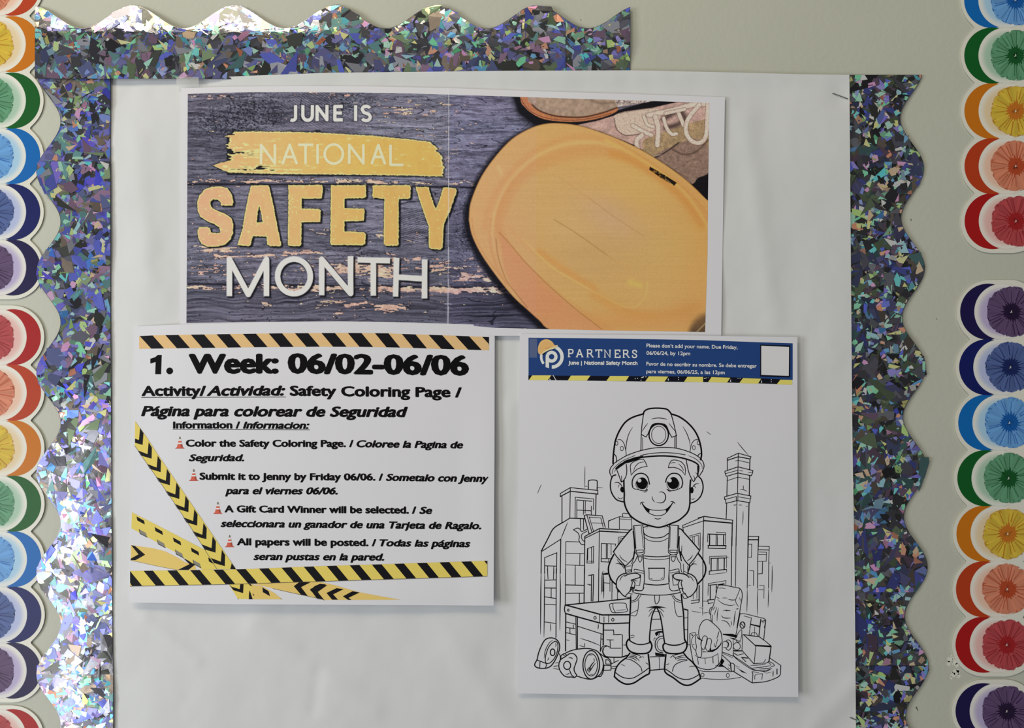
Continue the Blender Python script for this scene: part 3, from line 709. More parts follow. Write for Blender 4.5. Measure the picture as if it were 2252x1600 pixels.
    ha = (1 - sstep(-.8, .8, hd))[..., None]; img[:] = keep * (1 - ha) + img * ha
    mix((120, 76, 36), .55 * np.exp(-((hd + .4) / 1.0) ** 2) * (X < 1545))
    # lettering
    z2 = lambda pts: [(400 + x / 3.753, 180 + y / 3.753) for x, y in pts]
    rg_ = 1.5 * (N(X / 3.2, Y / 3.2, 80) - .5) + .9 * (N(X / 1.6, Y / 1.6, 81) - .5)
    def shadowed(d, col, sx, sy, rimc=None, worn=0.0, sh=.85, dsh=None):
        if dsh is not None: mix((12, 12, 20), sh * (1 - sstep(-.5, 3.2, dsh)))
        a = 1 - sstep(-.7, .7, d)
        if rimc is not None: mix(rimc, a)
        c = np.asarray(col, float) if np.ndim(col) > 1 else np.asarray(col, float) + 0 * img
        t_ = a if rimc is None else 1 - sstep(-2.6, -1.2, d)
        t_ = np.clip(t_, 0, 1)[..., None]; img[:] = img * (1 - t_) + c * t_
    gold = np.stack([np.interp(X, [420, 560, 800, 1000], [222, 222, 216, 214]), np.interp(X, [420, 560, 800, 1000], [170, 176, 178, 174]), np.interp(X, [420, 560, 800, 1000], [126, 118, 98, 96])], -1)
    gold = gold * (.96 + .08 * fbm(X / 12, Y / 12, 84))[..., None]
    # brush stroke behind NATIONAL
    bt = ipl((448, 300), (500, 289.5), (560, 288.8), (680, 290.5), (820, 298), (900, 306), (950, 312), (975, 330))
    bb = ipl((440, 350), (500, 379), (620, 382.5), (760, 384), (900, 386), (975, 388))
    lft = 492 + 22 * N(0 * X, Y / 5, 85) - 44 * sstep(350, 366, Y) * (1 - sstep(366, 384, Y)) + 10 * N(0 * X, Y / 2, 86)
    rgt = 972 + 5 * N(0 * X, Y / 4, 87) - 22 * (1 - sstep(310, 345, Y)) - 8 * N(0 * X, Y / 9, 88) + 4 * sstep(345, 360, Y)
    sd = np.maximum(np.maximum(bt(X) - Y, Y - bb(X)), np.maximum((lft - X) * .6, (X - rgt) * .6)) + rg_ * 1.1
    hol = N(X / 15, Y / 2.2, 90) + .35 * N(X / 5, Y / 2, 91); reg = G(520, 336, 62, 10) + .9 * G(560, 371, 90, 9)
    sd = np.maximum(sd, 5 * (hol - 1.5 + .8 * np.clip(reg, 0, 1)))
    mix((14, 14, 22), .8 * (1 - sstep(-.5, 3, sdpoly(X, Y - 2, [(500, 292), (950, 318), (972, 345), (975, 386), (500, 382)]))) )
    mix((14, 14, 22), .8 * (1 - sstep(0, 3.5, sd))); shadowed(sd, gold, 0, 0, (240, 214, 148))
    gold2 = np.clip(gold * np.array((1.0, .98, 1.06)), 0, 255)
    def strokes(segs, w, col, sh=None):
        d = np.full(X.shape, 99.0)
        for s_ in segs: d = np.minimum(d, capped(X, Y, s_, w))
        d = d - w / 2
        if sh is not None:
            mix(sh[0], sh[1] * (1 - sstep(-1, 3.5, np.minimum(d, 99) )))
        mix(col, 1 - sstep(-.7, .6, d)); return d
    def capped(X_, Y_, s_, w):      # stroke with square-cut ends
        d = sdline(X_, Y_, s_); closed = math.hypot(s_[0][0] - s_[-1][0], s_[0][1] - s_[-1][1]) < .5
        if not closed:
            for e, i in ((s_[0], s_[1]), (s_[-1], s_[-2])):
                ux, uy = e[0] - i[0], e[1] - i[1]; L = math.hypot(ux, uy); t_ = ((X_ - e[0]) * ux + (Y_ - e[1]) * uy) / L
                near = (X_ - e[0]) ** 2 + (Y_ - e[1]) ** 2 < (w * 1.2) ** 2; d = np.where(near, np.maximum(d, t_ + w / 2), d)
        return d
    def arc(cx, cy, rx, ry, a0, a1, n=22): return [(cx + rx * math.cos(math.radians(a)), cy + ry * math.sin(math.radians(a))) for a in np.linspace(a0, a1, n)]
    # NATIONAL : from 572 to 887, cap 315-361
    T, B = 317, 360
    nat = [[(574, 361), (574, 318), (604.5, 359), (604.5, 317)], [(621, 361), (637, 318), (653, 361)], [(627, 345), (647, 345)], [(655, 318), (689, 318)], [(672, 318), (672, 360)], [(698.5, 317), (698.5, 360)],
           arc(734, 338.5, 20, 21, 0, 360, 36), [(768, 360), (768, 318), (799, 359), (799, 317)], [(817, 361), (832, 319), (847, 361)], [(823, 345), (842, 345)], [(859, 318), (859, 362), (887, 362.5)]]
    strokes(nat, 5.8, (242, 230, 182), ((196, 146, 70), .35))
    for s_ in nat[:4]: pass
    # JUNE IS : 634-817, cap 231-267
    cj = (226, 227, 232)
    jun = [[(650, 231), (650, 258)] + arc(643, 258, 7, 6.5, 0, 125, 10), [(666, 231), (666, 253)] + arc(676.5, 253, 10.5, 11.5, 180, 0, 14) + [(687, 231)], [(697.5, 266), (697.5, 234), (719, 263), (719, 231)],
           [(754, 234), (736.5, 234), (736.5, 263.5), (754, 263.5)], [(736.5, 248.5), (752, 248.5)], [(782, 231), (782, 266)],
           [(813, 238)] + arc(805, 240.5, 8.5, 7, -30, -180, 10) + [(800, 247), (811, 251)] + arc(805, 257.5, 9.2, 7.6, -20, 155, 12)]
    strokes(jun, 7.4, cj, ((16, 16, 26), .75))
    # MONTH : 498-942, cap 564-652
    mon = [[(504.5, 651), (504.5, 570), (546, 647), (586, 570), (586, 651)], arc(646.5, 607.5, 36, 38, 0, 360, 48), [(707.5, 649), (707.5, 570), (771, 645), (771, 563)], [(786, 571), (858, 573)], [(821, 571), (821, 650)],
           [(872, 567), (870, 652)], [(934, 570), (933.5, 656)], [(872, 609), (934, 613)]]
    dm = np.full(X.shape, 99.0)
    for s_ in mon: dm = np.minimum(dm, capped(X - 3, Y - 3, s_, 12.4))
    mix((10, 10, 18), .9 * (1 - sstep(5, 9.5, dm)))
    strokes(mon, 12.4, (224, 225, 231))
    # SAFETY : worn block capitals
    def block(outer, holes=()):
        d = sdpoly(X, Y, z2(outer))
        for h_ in holes: d = np.maximum(d, -sdpoly(X, Y, z2(h_)))
        return d
    S_ = [(325, 1020), (418, 1020), (425, 990), (412, 925), (375, 875), (320, 862), (250, 865), (190, 885), (145, 935), (125, 1000), (130, 1060), (150, 1110), (200, 1145), (270, 1175), (310, 1200), (318, 1240), (285, 1247), (240, 1240), (230, 1205), (205, 1195), (140, 1200), (128, 1225), (135, 1290), (160, 1335), (215, 1360), (290, 1358), (360, 1340), (400, 1300), (422, 1250), (424, 1170), (405, 1120), (350, 1085), (280, 1058), (240, 1030), (235, 990), (255, 968), (300, 972), (318, 990)]
    A_ = [(460, 1345), (475, 1290), (500, 1210), (525, 1060), (550, 930), (572, 855), (715, 850), (730, 905), (760, 1040), (790, 1200), (820, 1345), (805, 1355), (730, 1355), (705, 1340), (698, 1275), (585, 1272), (568, 1345), (550, 1355)]
    Ah = [(618, 1158), (668, 1158), (655, 1090), (638, 1025), (625, 1080)]
    F_ = [(880, 852), (1155, 850), (1165, 870), (1155, 955), (1140, 962), (990, 962), (988, 1045), (1135, 1048), (1148, 1060), (1140, 1155), (988, 1158), (985, 1345), (970, 1355), (880, 1352), (874, 1335)]
    E_ = [(1230, 852), (1518, 852), (1520, 945), (1508, 958), (1342, 962), (1342, 1040), (1500, 1045), (1508, 1060), (1500, 1145), (1342, 1150), (1342, 1232), (1505, 1240), (1518, 1255), (1512, 1335), (1490, 1348), (1235, 1345), (1225, 1330)]
    T_ = [(1575, 852), (1878, 852), (1890, 870), (1885, 955), (1870, 965), (1790, 965), (1788, 1340), (1775, 1352), (1680, 1350), (1666, 1335), (1670, 965), (1580, 955), (1570, 940)]
    Y_ = [(1928, 865), (2035, 868), (2060, 950), (2095, 1050), (2130, 960), (2155, 875), (2170, 868), (2262, 880), (2268, 905), (2215, 1060), (2160, 1180), (2152, 1365), (2135, 1382), (2055, 1378), (2038, 1365), (2036, 1190), (1990, 1060), (1950, 940)]
    ds = block(S_)
    for o_, h_ in ((A_, (Ah,)), (F_, ()), (E_, ()), (T_, ()), (Y_, ())): ds = np.minimum(ds, block(o_, h_))
    dsh = block([(x + 14, y + 10) for x, y in S_])
    for o_, h_ in ((A_, (Ah,)), (F_, ()), (E_, ()), (T_, ()), (Y_, ())): dsh = np.minimum(dsh, block([(x + 14, y + 10) for x, y in o_], [[(x + 14, y + 10) for x, y in q_] for q_ in h_]))
    ds = ds + rg_ * .9
    chip = N(X / 4.5, Y / 3.5, 92) * .6 + .4 * N(X / 1.8, Y / 1.8, 93); cz = G(463, 405, 30, 10) * .3 + G(563, 418, 10, 12) * .5 + G(636, 450, 12, 22) + G(700, 445, 4, 6) * .8 + G(860, 450, 10, 18) * .7 + G(535, 500, 14, 26) * .7 + .25
    ds = np.maximum(ds, 14 * (chip - 1.0 + .19 * np.clip(cz, 0, 1)))
    mix((10, 10, 16), .9 * (1 - sstep(-1, 3.2, dsh))); mix((16, 14, 20), .7 * (1 - sstep(0, 2.6, ds)))
    shadowed(ds, gold2, 0, 0, (244, 218, 140))
    # seam between the two printed halves, with its cut mark
    sx_ = 988 - (Y - 208) * .008
    mix((205, 205, 225), .55 * np.exp(-((X - sx_) / .8) ** 2) * np.where(Y > 640, 1.4, .5 + .4 * N(0 * X, Y / 18, 95))); mix((210, 210, 225), .7 * np.exp(-((Y - 668) / .8) ** 2) * (np.abs(X - 985) < 8))
    bl = sstep(sx_, sx_ + 2, X) * .06 * (X < 1180); img[..., 2] *= (1 + bl)
    for ly in np.arange(214, 720, 9.7): mix((150, 150, 180), .05 * np.exp(-((Y - ly) / .7) ** 2))
    return np.clip(img * (.97 + .06 * N(X / 1.3, Y / 1.3, 99))[..., None], 0, 255)

PRT = ipl((400, 207), (413, 206.6), (480, 204), (560, 202.6), (666, 202.6), (800, 203.5), (900, 205.5), (987, 208), (1100, 211.5), (1280, 217.5), (1420, 221.5), (1562, 226.5))
PRB = ipl((400, 709.7), (410, 709.7), (560, 707.5), (746, 705.6), (900, 708.5), (984, 711), (1088, 720.5), (1300, 725.5), (1551, 729.8))
PRL = ipl((200, 413), (710, 410)); PRR = ipl((220, 1560), (430, 1557), (560, 1556), (620, 1554), (732, 1550.5))
def poster_print(step=1.15):
    nu = int(1148 / step); nv = int(506 / step)
    u, v = np.meshgrid(np.linspace(0, 1, nu + 1), np.linspace(0, 1, nv + 1))
    y = 205 + 510 * v
    for _ in range(3):
        x = PRL(y) + (PRR(y) - PRL(y)) * u; y = PRT(x) + (PRB(x) - PRT(x)) * v
    return x, y

poster_x, poster_y = poster_print()
rgb = paint_poster(poster_x, poster_y)
cc = np.clip(lin(rgb) / EXPO, 0, .93).reshape(-1, 3)
nr, nc = poster_x.shape
hh = h_post(poster_x, poster_y) + mm(.10) * (poster_x > 987) + mm(.07)
W = P(poster_x, poster_y, hh).reshape(-1, 3)
idx = np.arange(nr * nc).reshape(nr, nc)
q = np.stack([idx[:-1, :-1], idx[1:, :-1], idx[1:, 1:], idx[:-1, 1:]], -1).reshape(-1, 4)
tag(put('printed_photo', W, q, M_PHOTO, poster, org(poster), cols=cc, smooth=True), 'photo print of dark planks, yellow hard hat, laced shoes and gold lettering')

# ---------------------------------------------------------------- week page
def h_week(x, y):
    x = np.asarray(x, float); y = np.asarray(y, float)
    h = 6.2 + .9 * np.sin((x - 290) / 250) - 1.0 * ((x - 690) / 400) ** 2 * (1 - sstep(900, 1330, y))
    h = h + 3.0 * sstep(1180, 1332, y) ** 1.5 * (.5 + .5 * np.sin((x - 250) / 270)) + 1.0 * sstep(1000, 1085, x) * sstep(800, 1000, y)
    h = h - 1.2 * (1 - sstep(284, 420, x)) * (1 - sstep(1250, 1330, y)) + .3 * vnoise(x / 180, y / 160, 12)
    return mm(1) * h
WT = ipl((284, 718), (400, 713), (560, 708.5), (700, 706.5), (800, 707), (900, 709.5), (1000, 712), (1088, 714.5))
WB = ipl((284, 1324), (400, 1326), (500, 1328), (700, 1329), (900, 1330), (1086, 1331))
WL = ipl((716, 296), (1000, 291), (1325, 284)); WR = ipl((714, 1088), (1000, 1087.5), (1331, 1085.5))
week = thing('week_page', 'landscape page with bold week dates, cone bullets and printed warning tape', 'paper', 690, 1020, mm(6))
v, f = sheet_mesh(WL, WR, WT, WB, h_week, 6, mm(.12), (290, 1087, 710, 1330))
put('paper_sheet', v, f, M_PAPER, week, org(week), smooth=True)

def bandpoly(ink, top, bot, xa, xb, sl, w0, col, z, x_lo, x_hi, dx=6):
    """slanted stripe of a band: top edge from xa to xa+w0, bottom shifted by sl"""
    n = 8; L = []; Rr = []
    for j in range(n + 1):
        u = j / n; xl = xa + sl * u; xr = xa + w0 + sl * u
        xl_, xr_ = min(max(xl, x_lo), x_hi), min(max(xr, x_lo), x_hi)
        L.append((xl_, float(top(xl_) * (1 - u) + bot(xl_) * u))); Rr.append((xr_, float(top(xr_) * (1 - u) + bot(xr_) * u)))
    ink.quad_strip(L, Rr, col, z)
def band(ink, top, bot, x0, x1, col, z, dx=8):
    xs = np.linspace(x0, x1, int((x1 - x0) / dx) + 1)
    ink.quad_strip([(x, float(top(x))) for x in xs], [(x, float(bot(x))) for x in xs], col, z)
K = alb(16, 15, 20); ORG = alb(224, 176, 126); YEL = alb(226, 192, 98); YE2 = alb(228, 184, 108); GRY = alb(128, 126, 116); CRM = alb(232, 214, 180)
top = ipl((306, 738.6), (340, 737), (480, 734.5), (620, 732.5), (760, 731.8), (860, 732.5), (870, 733.5), (980, 737), (1076, 740.8))
bot = ipl((306, 766.6), (420, 765), (560, 763), (700, 762), (800, 762.3), (868, 763.5), (980, 767), (1076, 770))
ik = Ink(); band(ik, top, bot, 306, 1075.5, ORG, 0)
for xx, w in [(307, 28.5), (363.6, 28.7), (419.6, 29), (476, 29), (534, 29), (591, 29.3), (648.4, 29.5), (707, 29.6), (765, 30), (824.4, 30), (883.6, 30), (942.4, 30), (1001.6, 30), (1060.4, 30)]:
    bandpoly(ik, top, bot, xx, 0, 25.5 if xx < 900 else 28, w, K, 1, 306, 1075.4)
ik.build('orange_black_band', h_week, mm(.07), M_PRINT, week, 20, True)
z3_ = lambda pts: [(270 + x / 4.707, 1010 + y / 4.707) for x, y in pts]
z4_ = lambda pts: [(670 + x / 4.707, 1010 + y / 4.707) for x, y in pts]
ik = Ink()
# soft grey shade under the printed tapes is part of the print
# tape with dashes
ik.poly([(290, 1126), (350, 1156.5), (403, 1184), (459, 1213), (480, 1251), (446, 1252.5), (386, 1214), (338, 1188), (289, 1161)], YEL, 1)
for dx_, dy_ in ((0, 0), (188, 110), (377, 217), (563, 322), (742, 425)):
    ik.poly(z3_([(142 + dx_, 588 + dy_), (220 + dx_, 632 + dy_), (228 + dx_, 672 + dy_), (150 + dx_, 630 + dy_)]), K, 2)
for dx_, dy_ in ((0, 0), (188, 108), (375, 213), (558, 317)):
    ik.poly(z3_([(168 + dx_, 720 + dy_), (240 + dx_, 760 + dy_), (252 + dx_, 804 + dy_), (178 + dx_, 765 + dy_)]), GRY, 2)
    ik.ribbon(z3_([(178 + dx_, 765 + dy_), (252 + dx_, 804 + dy_)]), 1.2, col=K, z=3); ik.ribbon(z3_([(168 + dx_, 720 + dy_), (178 + dx_, 765 + dy_)]), .9, col=K, z=3)
# wide arrow tape at the left
ik.poly(z3_([(85, 885), (150, 895), (300, 915), (440, 950), (560, 1010), (640, 1060), (750, 1100), (760, 1140), (570, 1142), (330, 1095), (82, 1040)]), YE2, 0)
ik.poly(z3_([(85, 885), (128, 895), (232, 985), (130, 1042), (80, 1040), (84, 1024), (162, 980)]), K, 1)
ik.poly(z3_([(620, 1015), (752, 1085), (680, 1142), (570, 1142), (690, 1082)]), K, .5)
ik.ribbon(z3_([(82, 1042), (330, 1097), (570, 1144)]), .8, col=alb(120, 112, 96), z=1)
# chevron tape coming down
cv = catmull([(297, 926), (323, 962), (347.5, 1000), (369, 1031), (409, 1090), (450, 1150), (519, 1251)], False, 4)
cu = catmull([(296.5, 980), (320, 1014.5), (366, 1080), (425, 1168), (477, 1251)], False, 5)
m_ = min(len(cv), len(cu)); a1 = cv[np.linspace(0, len(cv) - 1, 24).astype(int)]; a2 = cu[np.linspace(0, len(cu) - 1, 24).astype(int)]
ik.quad_strip(a1, a2, YEL, 4)
for k_ in range(-1, 9):
    tx_, ty_ = z3_([(392, 130)])[0]; st = [(-40, -58.5), (0, 0), (20.2, 28.8), (41, 59), (61, 88), (80.3, 117.5), (100.5, 147.7), (120.7, 177), (141, 206.8)]
    if k_ < 1: continue
    ox, oy = st[k_] if k_ else (-40, -58.5)
    ox, oy = [(-78.6 + 0, -157 + 0)] and (None, None) if False else (ox, oy)
    rel = [(-6.4, -36.1), (.8, -24.4), (0, 0), (-23.8, -7), (-30.8, -18.5), (-8.9, -10)]
    ik.poly([(tx_ + ox + a, ty_ + oy + b) for a, b in rel], K, 5)
for o_ in ((-20, -29.5),):
    tx_, ty_ = z3_([(392, 130)])[0]; ik.poly([(tx_ + o_[0] + a, ty_ + o_[1] + b) for a, b in [(-6.4, -36.1), (.8, -24.4), (0, 0), (-23.8, -7), (-30.8, -18.5), (-8.9, -10)]], K, 5)
ik.poly([(308, 941), (315.6, 952), (313.6, 978), (296.8, 973), (296.8, 964), (305.6, 967)], K, 5)
ik.poly(z3_([(1128, 1072), (1165, 1125), (1170, 1136), (1112, 1133)]), K, 5)
ik.ribbon(a2, .9, col=alb(105, 98, 88), z=6)
# what comes out below the lower band
ik.poly(z3_([(1095, 1285), (1340, 1285), (1352, 1340), (1300, 1443), (1192, 1443)]), YEL, 0)
ik.poly(z3_([(1300, 1285), (1440, 1310), (1560, 1375), (1652, 1446), (1300, 1446), (1345, 1340)]), YE2, 1)
for pl_ in ([(1100, 1292), (1130, 1318), (1210, 1340), (1215, 1290), (1250, 1290), (1245, 1382), (1145, 1352)], [(1312, 1350), (1330, 1400), (1345, 1446), (1305, 1446), (1305, 1400)], [(1445, 1322), (1510, 1362), (1525, 1414), (1450, 1372)],
            [(1300, 1285), (1325, 1290), (1340, 1312), (1320, 1305)], [(1625, 1435), (1652, 1446), (1640, 1446)], [(1185, 1432), (1200, 1446), (1192, 1446)], [(1343, 1382), (1362, 1400), (1355, 1412)]):
    ik.poly(z3_(pl_), K, 2)
ik.poly([(557, 1283), (600, 1280), (693, 1276), (708, 1280), (740, 1287), (770, 1296), (792, 1302), (840, 1311), (880, 1318), (712, 1318.6), (697, 1314), (640, 1302), (600, 1293)], YE2, 1)
ik.ribbon([(600, 1293.5), (640, 1302.5), (697, 1314.5), (714, 1318.8)], 1, col=alb(100, 92, 76), z=2)
for pl_ in ([(658.8, 1278.8), (683.2, 1279.8), (662, 1290.4), (677, 1310), (662, 1307.4), (646, 1288.3)], [(683, 1295.7), (708, 1282), (697, 1279.5), (690, 1281), (682, 1287)][:0] or [(683, 1296), (700, 1284), (680, 1281), (700, 1280.5), (715, 1283), (694, 1297), (712, 1318.4), (697.5, 1315)][:0] or [(682, 1297), (692, 1288), (704, 1283), (717, 1284.5), (697, 1298), (706, 1311), (712, 1318.4), (699, 1314)]):
    ik.poly(pl_, K, 2)
for pl_ in ([(160, 1292), (235, 1300), (135, 1370), (200, 1450), (130, 1443), (55, 1340)], [(330, 1330), (405, 1340), (295, 1395), (345, 1450), (285, 1450), (225, 1380)], [(495, 1362), (570, 1375), (455, 1430), (485, 1452), (450, 1452), (395, 1415)]):
    ik.poly(z4_(pl_), K, 2)
ik.build('printed_tape', h_week, mm(.07), M_PRINT, week, 12, True)
ik = Ink()
top = ipl((286, 1255), (518, 1251.5), (560, 1250), (700, 1244.5), (860, 1239.5), (1072, 1232.5)); bot = ipl((286, 1288.4), (500, 1284.3), (700, 1278), (860, 1273), (1072, 1266.6))
band(ik, top, bot, 286, 1071.5, YEL, 0)
for xx, w in [(264, 22), (315.7, 20.5), (367.7, 20.8), (418, 21), (469.3, 21.2), (519, 21.2), (569.6, 21), (619, 21.5), (668, 21.5), (718.4, 21.5), (768.8, 21.5), (817.6, 21.5), (867, 21.5), (917, 21.5), (966.4, 21.5), (1014.6, 21.5), (1064.7, 22)]:
    bandpoly(ik, top, bot, xx, 0, 27, w, K, 1, 286, 1071.4)
xs = np.linspace(286, 1071, 80); ik.ribbon([(x, float(bot(x))) for x in xs], 1.0, col=alb(84, 80, 74), z=2)
ik.build('yellow_black_band', h_week, mm(.28), M_PRINT, week, 12, True)
# traffic cones
CONE = [alb(196, 92, 76), alb(150, 70, 58), alb(232, 222, 214), alb(120, 112, 106)]
for cx, y0, y1 in ((395.5, 959.5, 986), (426, 1031, 1057), (479, 1103, 1129.5), (505, 1176, 1202.5)):
    ik = Ink(); H_ = y1 - y0
    def hw(u): return 1.0 + 6.2 * u
    ik.poly([(cx - 10, y1), (cx + 10, y1), (cx + 7.5, y1 - 3.2), (cx - 7.5, y1 - 3.2)], CONE[0], 0)
    ik.ribbon([(cx - 10, y1 - .4), (cx + 10, y1 - .4)], .8, col=CONE[1], z=1)
    for a_, b_, c_ in ((0, .22, CONE[3]), (.2, .36, CONE[2]), (.36, .5, CONE[0]), (.5, .62, CONE[2]), (.62, .9, CONE[0])):
        ik.poly([(cx - hw(a_), y0 + H_ * a_), (cx + hw(a_), y0 + H_ * a_), (cx + hw(b_), y0 + H_ * b_), (cx - hw(b_), y0 + H_ * b_)], c_, 1)
    ik.poly([(cx + hw(.62) * .3, y0 + H_ * .62), (cx + hw(.62), y0 + H_ * .62), (cx + hw(.9), y0 + H_ * .9), (cx + hw(.9) * .4, y0 + H_ * .9)], CONE[1], 2)
    ik.build('printed_cone', h_week, mm(.07), M_PRINT, week, None, True)
# lettering
SH = .24
def line_of(parent, hf, rows, name='lettering', m_=M_INK, col=(0, 0, 0), ul=()):
    ink = Ink()
    for r in rows: lettering(ink, *r[:6], **r[6])
    for u in ul: ink.quad_strip([(x, u[2] + (u[3] - u[2]) * (x - u[0]) / (u[1] - u[0]) - u[4] / 2) for x in np.linspace(u[0], u[1], 24)], [(x, u[2] + (u[3] - u[2]) * (x - u[0]) / (u[1] - u[0]) + u[4] / 2) for x in np.linspace(u[0], u[1], 24)])
    return ink.build(name, hf, mm(.12), m_, parent)
b1 = dict(bold=.092, boldy=.05)
ink = Ink()
ink.poly([(345.5, 822.4), (354, 822.4), (355.5, 780), (347, 780), (341, 785), (330.5, 788.5), (330.5, 799), (341, 796), (342.2, 795.5), (341.2, 822.4)])
ink.disc(373, 815.2, 7.4)
for u_ in range(0): pass
lettering(ink, 'Week:', 414.4, 613, 821.6, 821.2, 44, **b1)
lettering(ink, '06/02-06/06', 632.4, 1031.5, 821.2, 825.8, 45, **b1)
ink.build('lettering', h_week, mm(.12), M_INK, week)
b2 = dict(bold=.082, boldy=.046); i2 = dict(bold=.082, boldy=.046, shear=SH)
line_of(week, h_week, [('Activity/', 311, 453, 870.6, 870.4, 22.5, b2), ('Actividad:', 454, 627.5, 870.4, 869.8, 22.5, i2), ('Safety Coloring Page /', 637, 1015.5, 870.2, 873.8, 22.5, b2)], ul=[(310.5, 628.5, 873.4, 872.4, 1.4)])
line_of(week, h_week, [('P\u00e1gina para colorear de Seguridad', 310, 897, 915, 917, 23, i2)])
b3 = dict(bold=.082, boldy=.046); i3 = dict(bold=.082, boldy=.046, shear=SH)
line_of(week, h_week, [('Information /', 380.4, 528, 942, 942, 15.5, b3), ('Informacion:', 534, 680.5, 942.2, 942.8, 15.5, i3)], ul=[(379.5, 681, 943.8, 944.8, 1.1)])
line_of(week, h_week, [('Color the Safety Coloring Page. /', 408.5, 777.5, 982, 982.8, 15.8, b3), ('Coloree la Pagina de', 784, 1018.5, 983.2, 986, 15.8, i3)])
line_of(week, h_week, [('Seguridad.', 415, 537, 1014, 1014, 15.5, i3)])
line_of(week, h_week, [('Submit it to Jenny by Friday 06/06. /', 438.5, 842.5, 1054.6, 1056.6, 15.8, b3), ('Sometalo con Jenny', 848.5, 1076, 1057, 1060, 15.8, dict(bold=.082, boldy=.046, shear=SH, xclip=1073.8))])
line_of(week, h_week, [('para el viernes 06/06.', 495, 743, 1086.5, 1087, 15.8, i3)])
line_of(week, h_week, [('A Gift Card Winner will be selected. /', 493.5, 915.5, 1126.4, 1129.2, 15.8, b3), ('Se', 922, 950.5, 1129.6, 1130, 15.8, i3)])
line_of(week, h_week, [('seleccionara un ganador de una Tarjeta de Ragalo.', 485, 1058.5, 1158.6, 1163.6, 15.8, i3)])
line_of(week, h_week, [('All papers will be posted. /', 520.7, 827.5, 1198.6, 1200.8, 15.8, b3), ('Todas las p\u00e1ginas', 834, 1034.5, 1201, 1203, 15.8, i3)])
line_of(week, h_week, [('seran pustas en la pared.', 557, 845, 1231.2, 1232.4, 15.8, i3)])

# ---------------------------------------------------------------- colouring page
def h_col(x, y):
    x = np.asarray(x, float); y = np.asarray(y, float)
    h = 5.6 + .5 * np.sin((x - 1140) / 200) + 1.4 * sstep(1400, 1750, x) * sstep(820, 1000, y) + .8 * sstep(1400, 1532, y) * (1 - sstep(1140, 1500, x)) + .3 * vnoise(x / 200, y / 200, 15)
    return mm(1) * h
CT = ipl((1143, 733.5), (1350, 735.5), (1500, 737), (1753, 741)); CB = ipl((1138, 1524), (1450, 1528.5), (1755, 1532))
CL = ipl((733, 1143), (1100, 1140.5), (1524, 1137.5)); CR = ipl((741, 1753.5), (1100, 1754.5), (1532, 1755.5))
page = thing('coloring_page', 'portrait colouring page with a line-drawn boy in a miner helmet', 'paper', 1447, 1130, mm(6))
v, f = sheet_mesh(CL, CR, CT, CB, h_col, 6, mm(.12), (1140, 1754, 737, 1528))
put('paper_sheet', v, f, M_PAPER, page, org(page), smooth=True)
BLU = alb(32, 62, 118); BLK = alb(12, 14, 26); YL = alb(214, 200, 106); WH = alb(210, 216, 232); PAPR = alb(205, 205, 209)
bt_ = ipl((1162, 742.3), (1280, 743.2), (1440, 745.6), (1543, 747.5), (1660, 751.8), (1744, 754.5)); bb_ = ipl((1162, 825), (1440, 827), (1560, 827.5), (1650, 830.5), (1743, 834.8)); by_ = ipl((1162, 835), (1300, 836.8), (1440, 838.7), (1560, 840), (1650, 842), (1743, 845.5))
ik = Ink(); band(ik, bt_, bb_, 1162.3, 1743.3, BLU, 0); ik.build('blue_banner', h_col, mm(.07), M_PRINT, page, 20, True)
ik = Ink(); band(ik, bb_, by_, 1162, 1741.9, BLK, 0)
z5_ = lambda pts: [(1130 + x / 7.0375, 720 + y / 7.0375) for x, y in pts]
z6_ = lambda pts: [(1440 + x / 6.824, 720 + y / 6.824) for x, y in pts]
for pl_ in (z5_([(285, 738), (580, 738), (525, 815), (232, 812)]), z5_([(885, 742), (1185, 742), (1130, 820), (832, 820)]), z5_([(1490, 748), (1785, 748), (1735, 827), (1432, 825)]),
            z5_([(2090, 754), (2230, 755)]) + z6_([(200, 735), (145, 812)]) + z5_([(2035, 832)]), z6_([(490, 738), (725, 740), (725, 818), (440, 812)]), z6_([(850, 742), (1135, 752), (1082, 827), (800, 818)]),
            z6_([(1325, 757), (1595, 767), (1548, 842), (1268, 832)]), z6_([(1885, 780), (2062, 785), (2062, 857), (1830, 851)])):
    ik.poly(pl_, YL, 1)
for pl_ in (z5_([(600, 735), (612, 735), (660, 815), (648, 815)]), z5_([(548, 795), (560, 790), (572, 815), (560, 815)]), z5_([(1968, 772), (2010, 755), (2018, 765), (1975, 782)]), z6_([(192, 790), (206, 756), (210, 795)]), z6_([(735, 760), (785, 748), (785, 756), (740, 770)]),
            z6_([(1128, 810), (1140, 772), (1146, 812)]), z6_([(1593, 825), (1606, 785), (1611, 828)]), z6_([(1240, 765), (1248, 755), (1256, 768)]), z6_([(1272, 768), (1280, 757), (1288, 770)]), z6_([(800, 752), (808, 745), (815, 756)])):
    ik.poly(pl_, WH, 2)
for x_, y_ in z6_([(355, 748), (355, 780), (1748, 780), (1748, 812)]) + z5_([(1878, 790), (1915, 785), (1968, 815), (2045, 762)]): ik.disc(x_, y_, 1.0, n=8, col=WH, z=2)
ik.build('yellow_black_band', h_col, mm(.07), M_PRINT, page, 12, True)
ik = Ink()
ik.poly(z6_([(1582, 255), (2035, 266), (2030, 746), (1580, 735)]), BLK, 1); ik.poly(z6_([(1598, 272), (2015, 291), (2010, 723), (1598, 709)]), PAPR, 2)
ik.build('blank_entry_box', h_col, mm(.07), M_PRINT, page, 20, True)
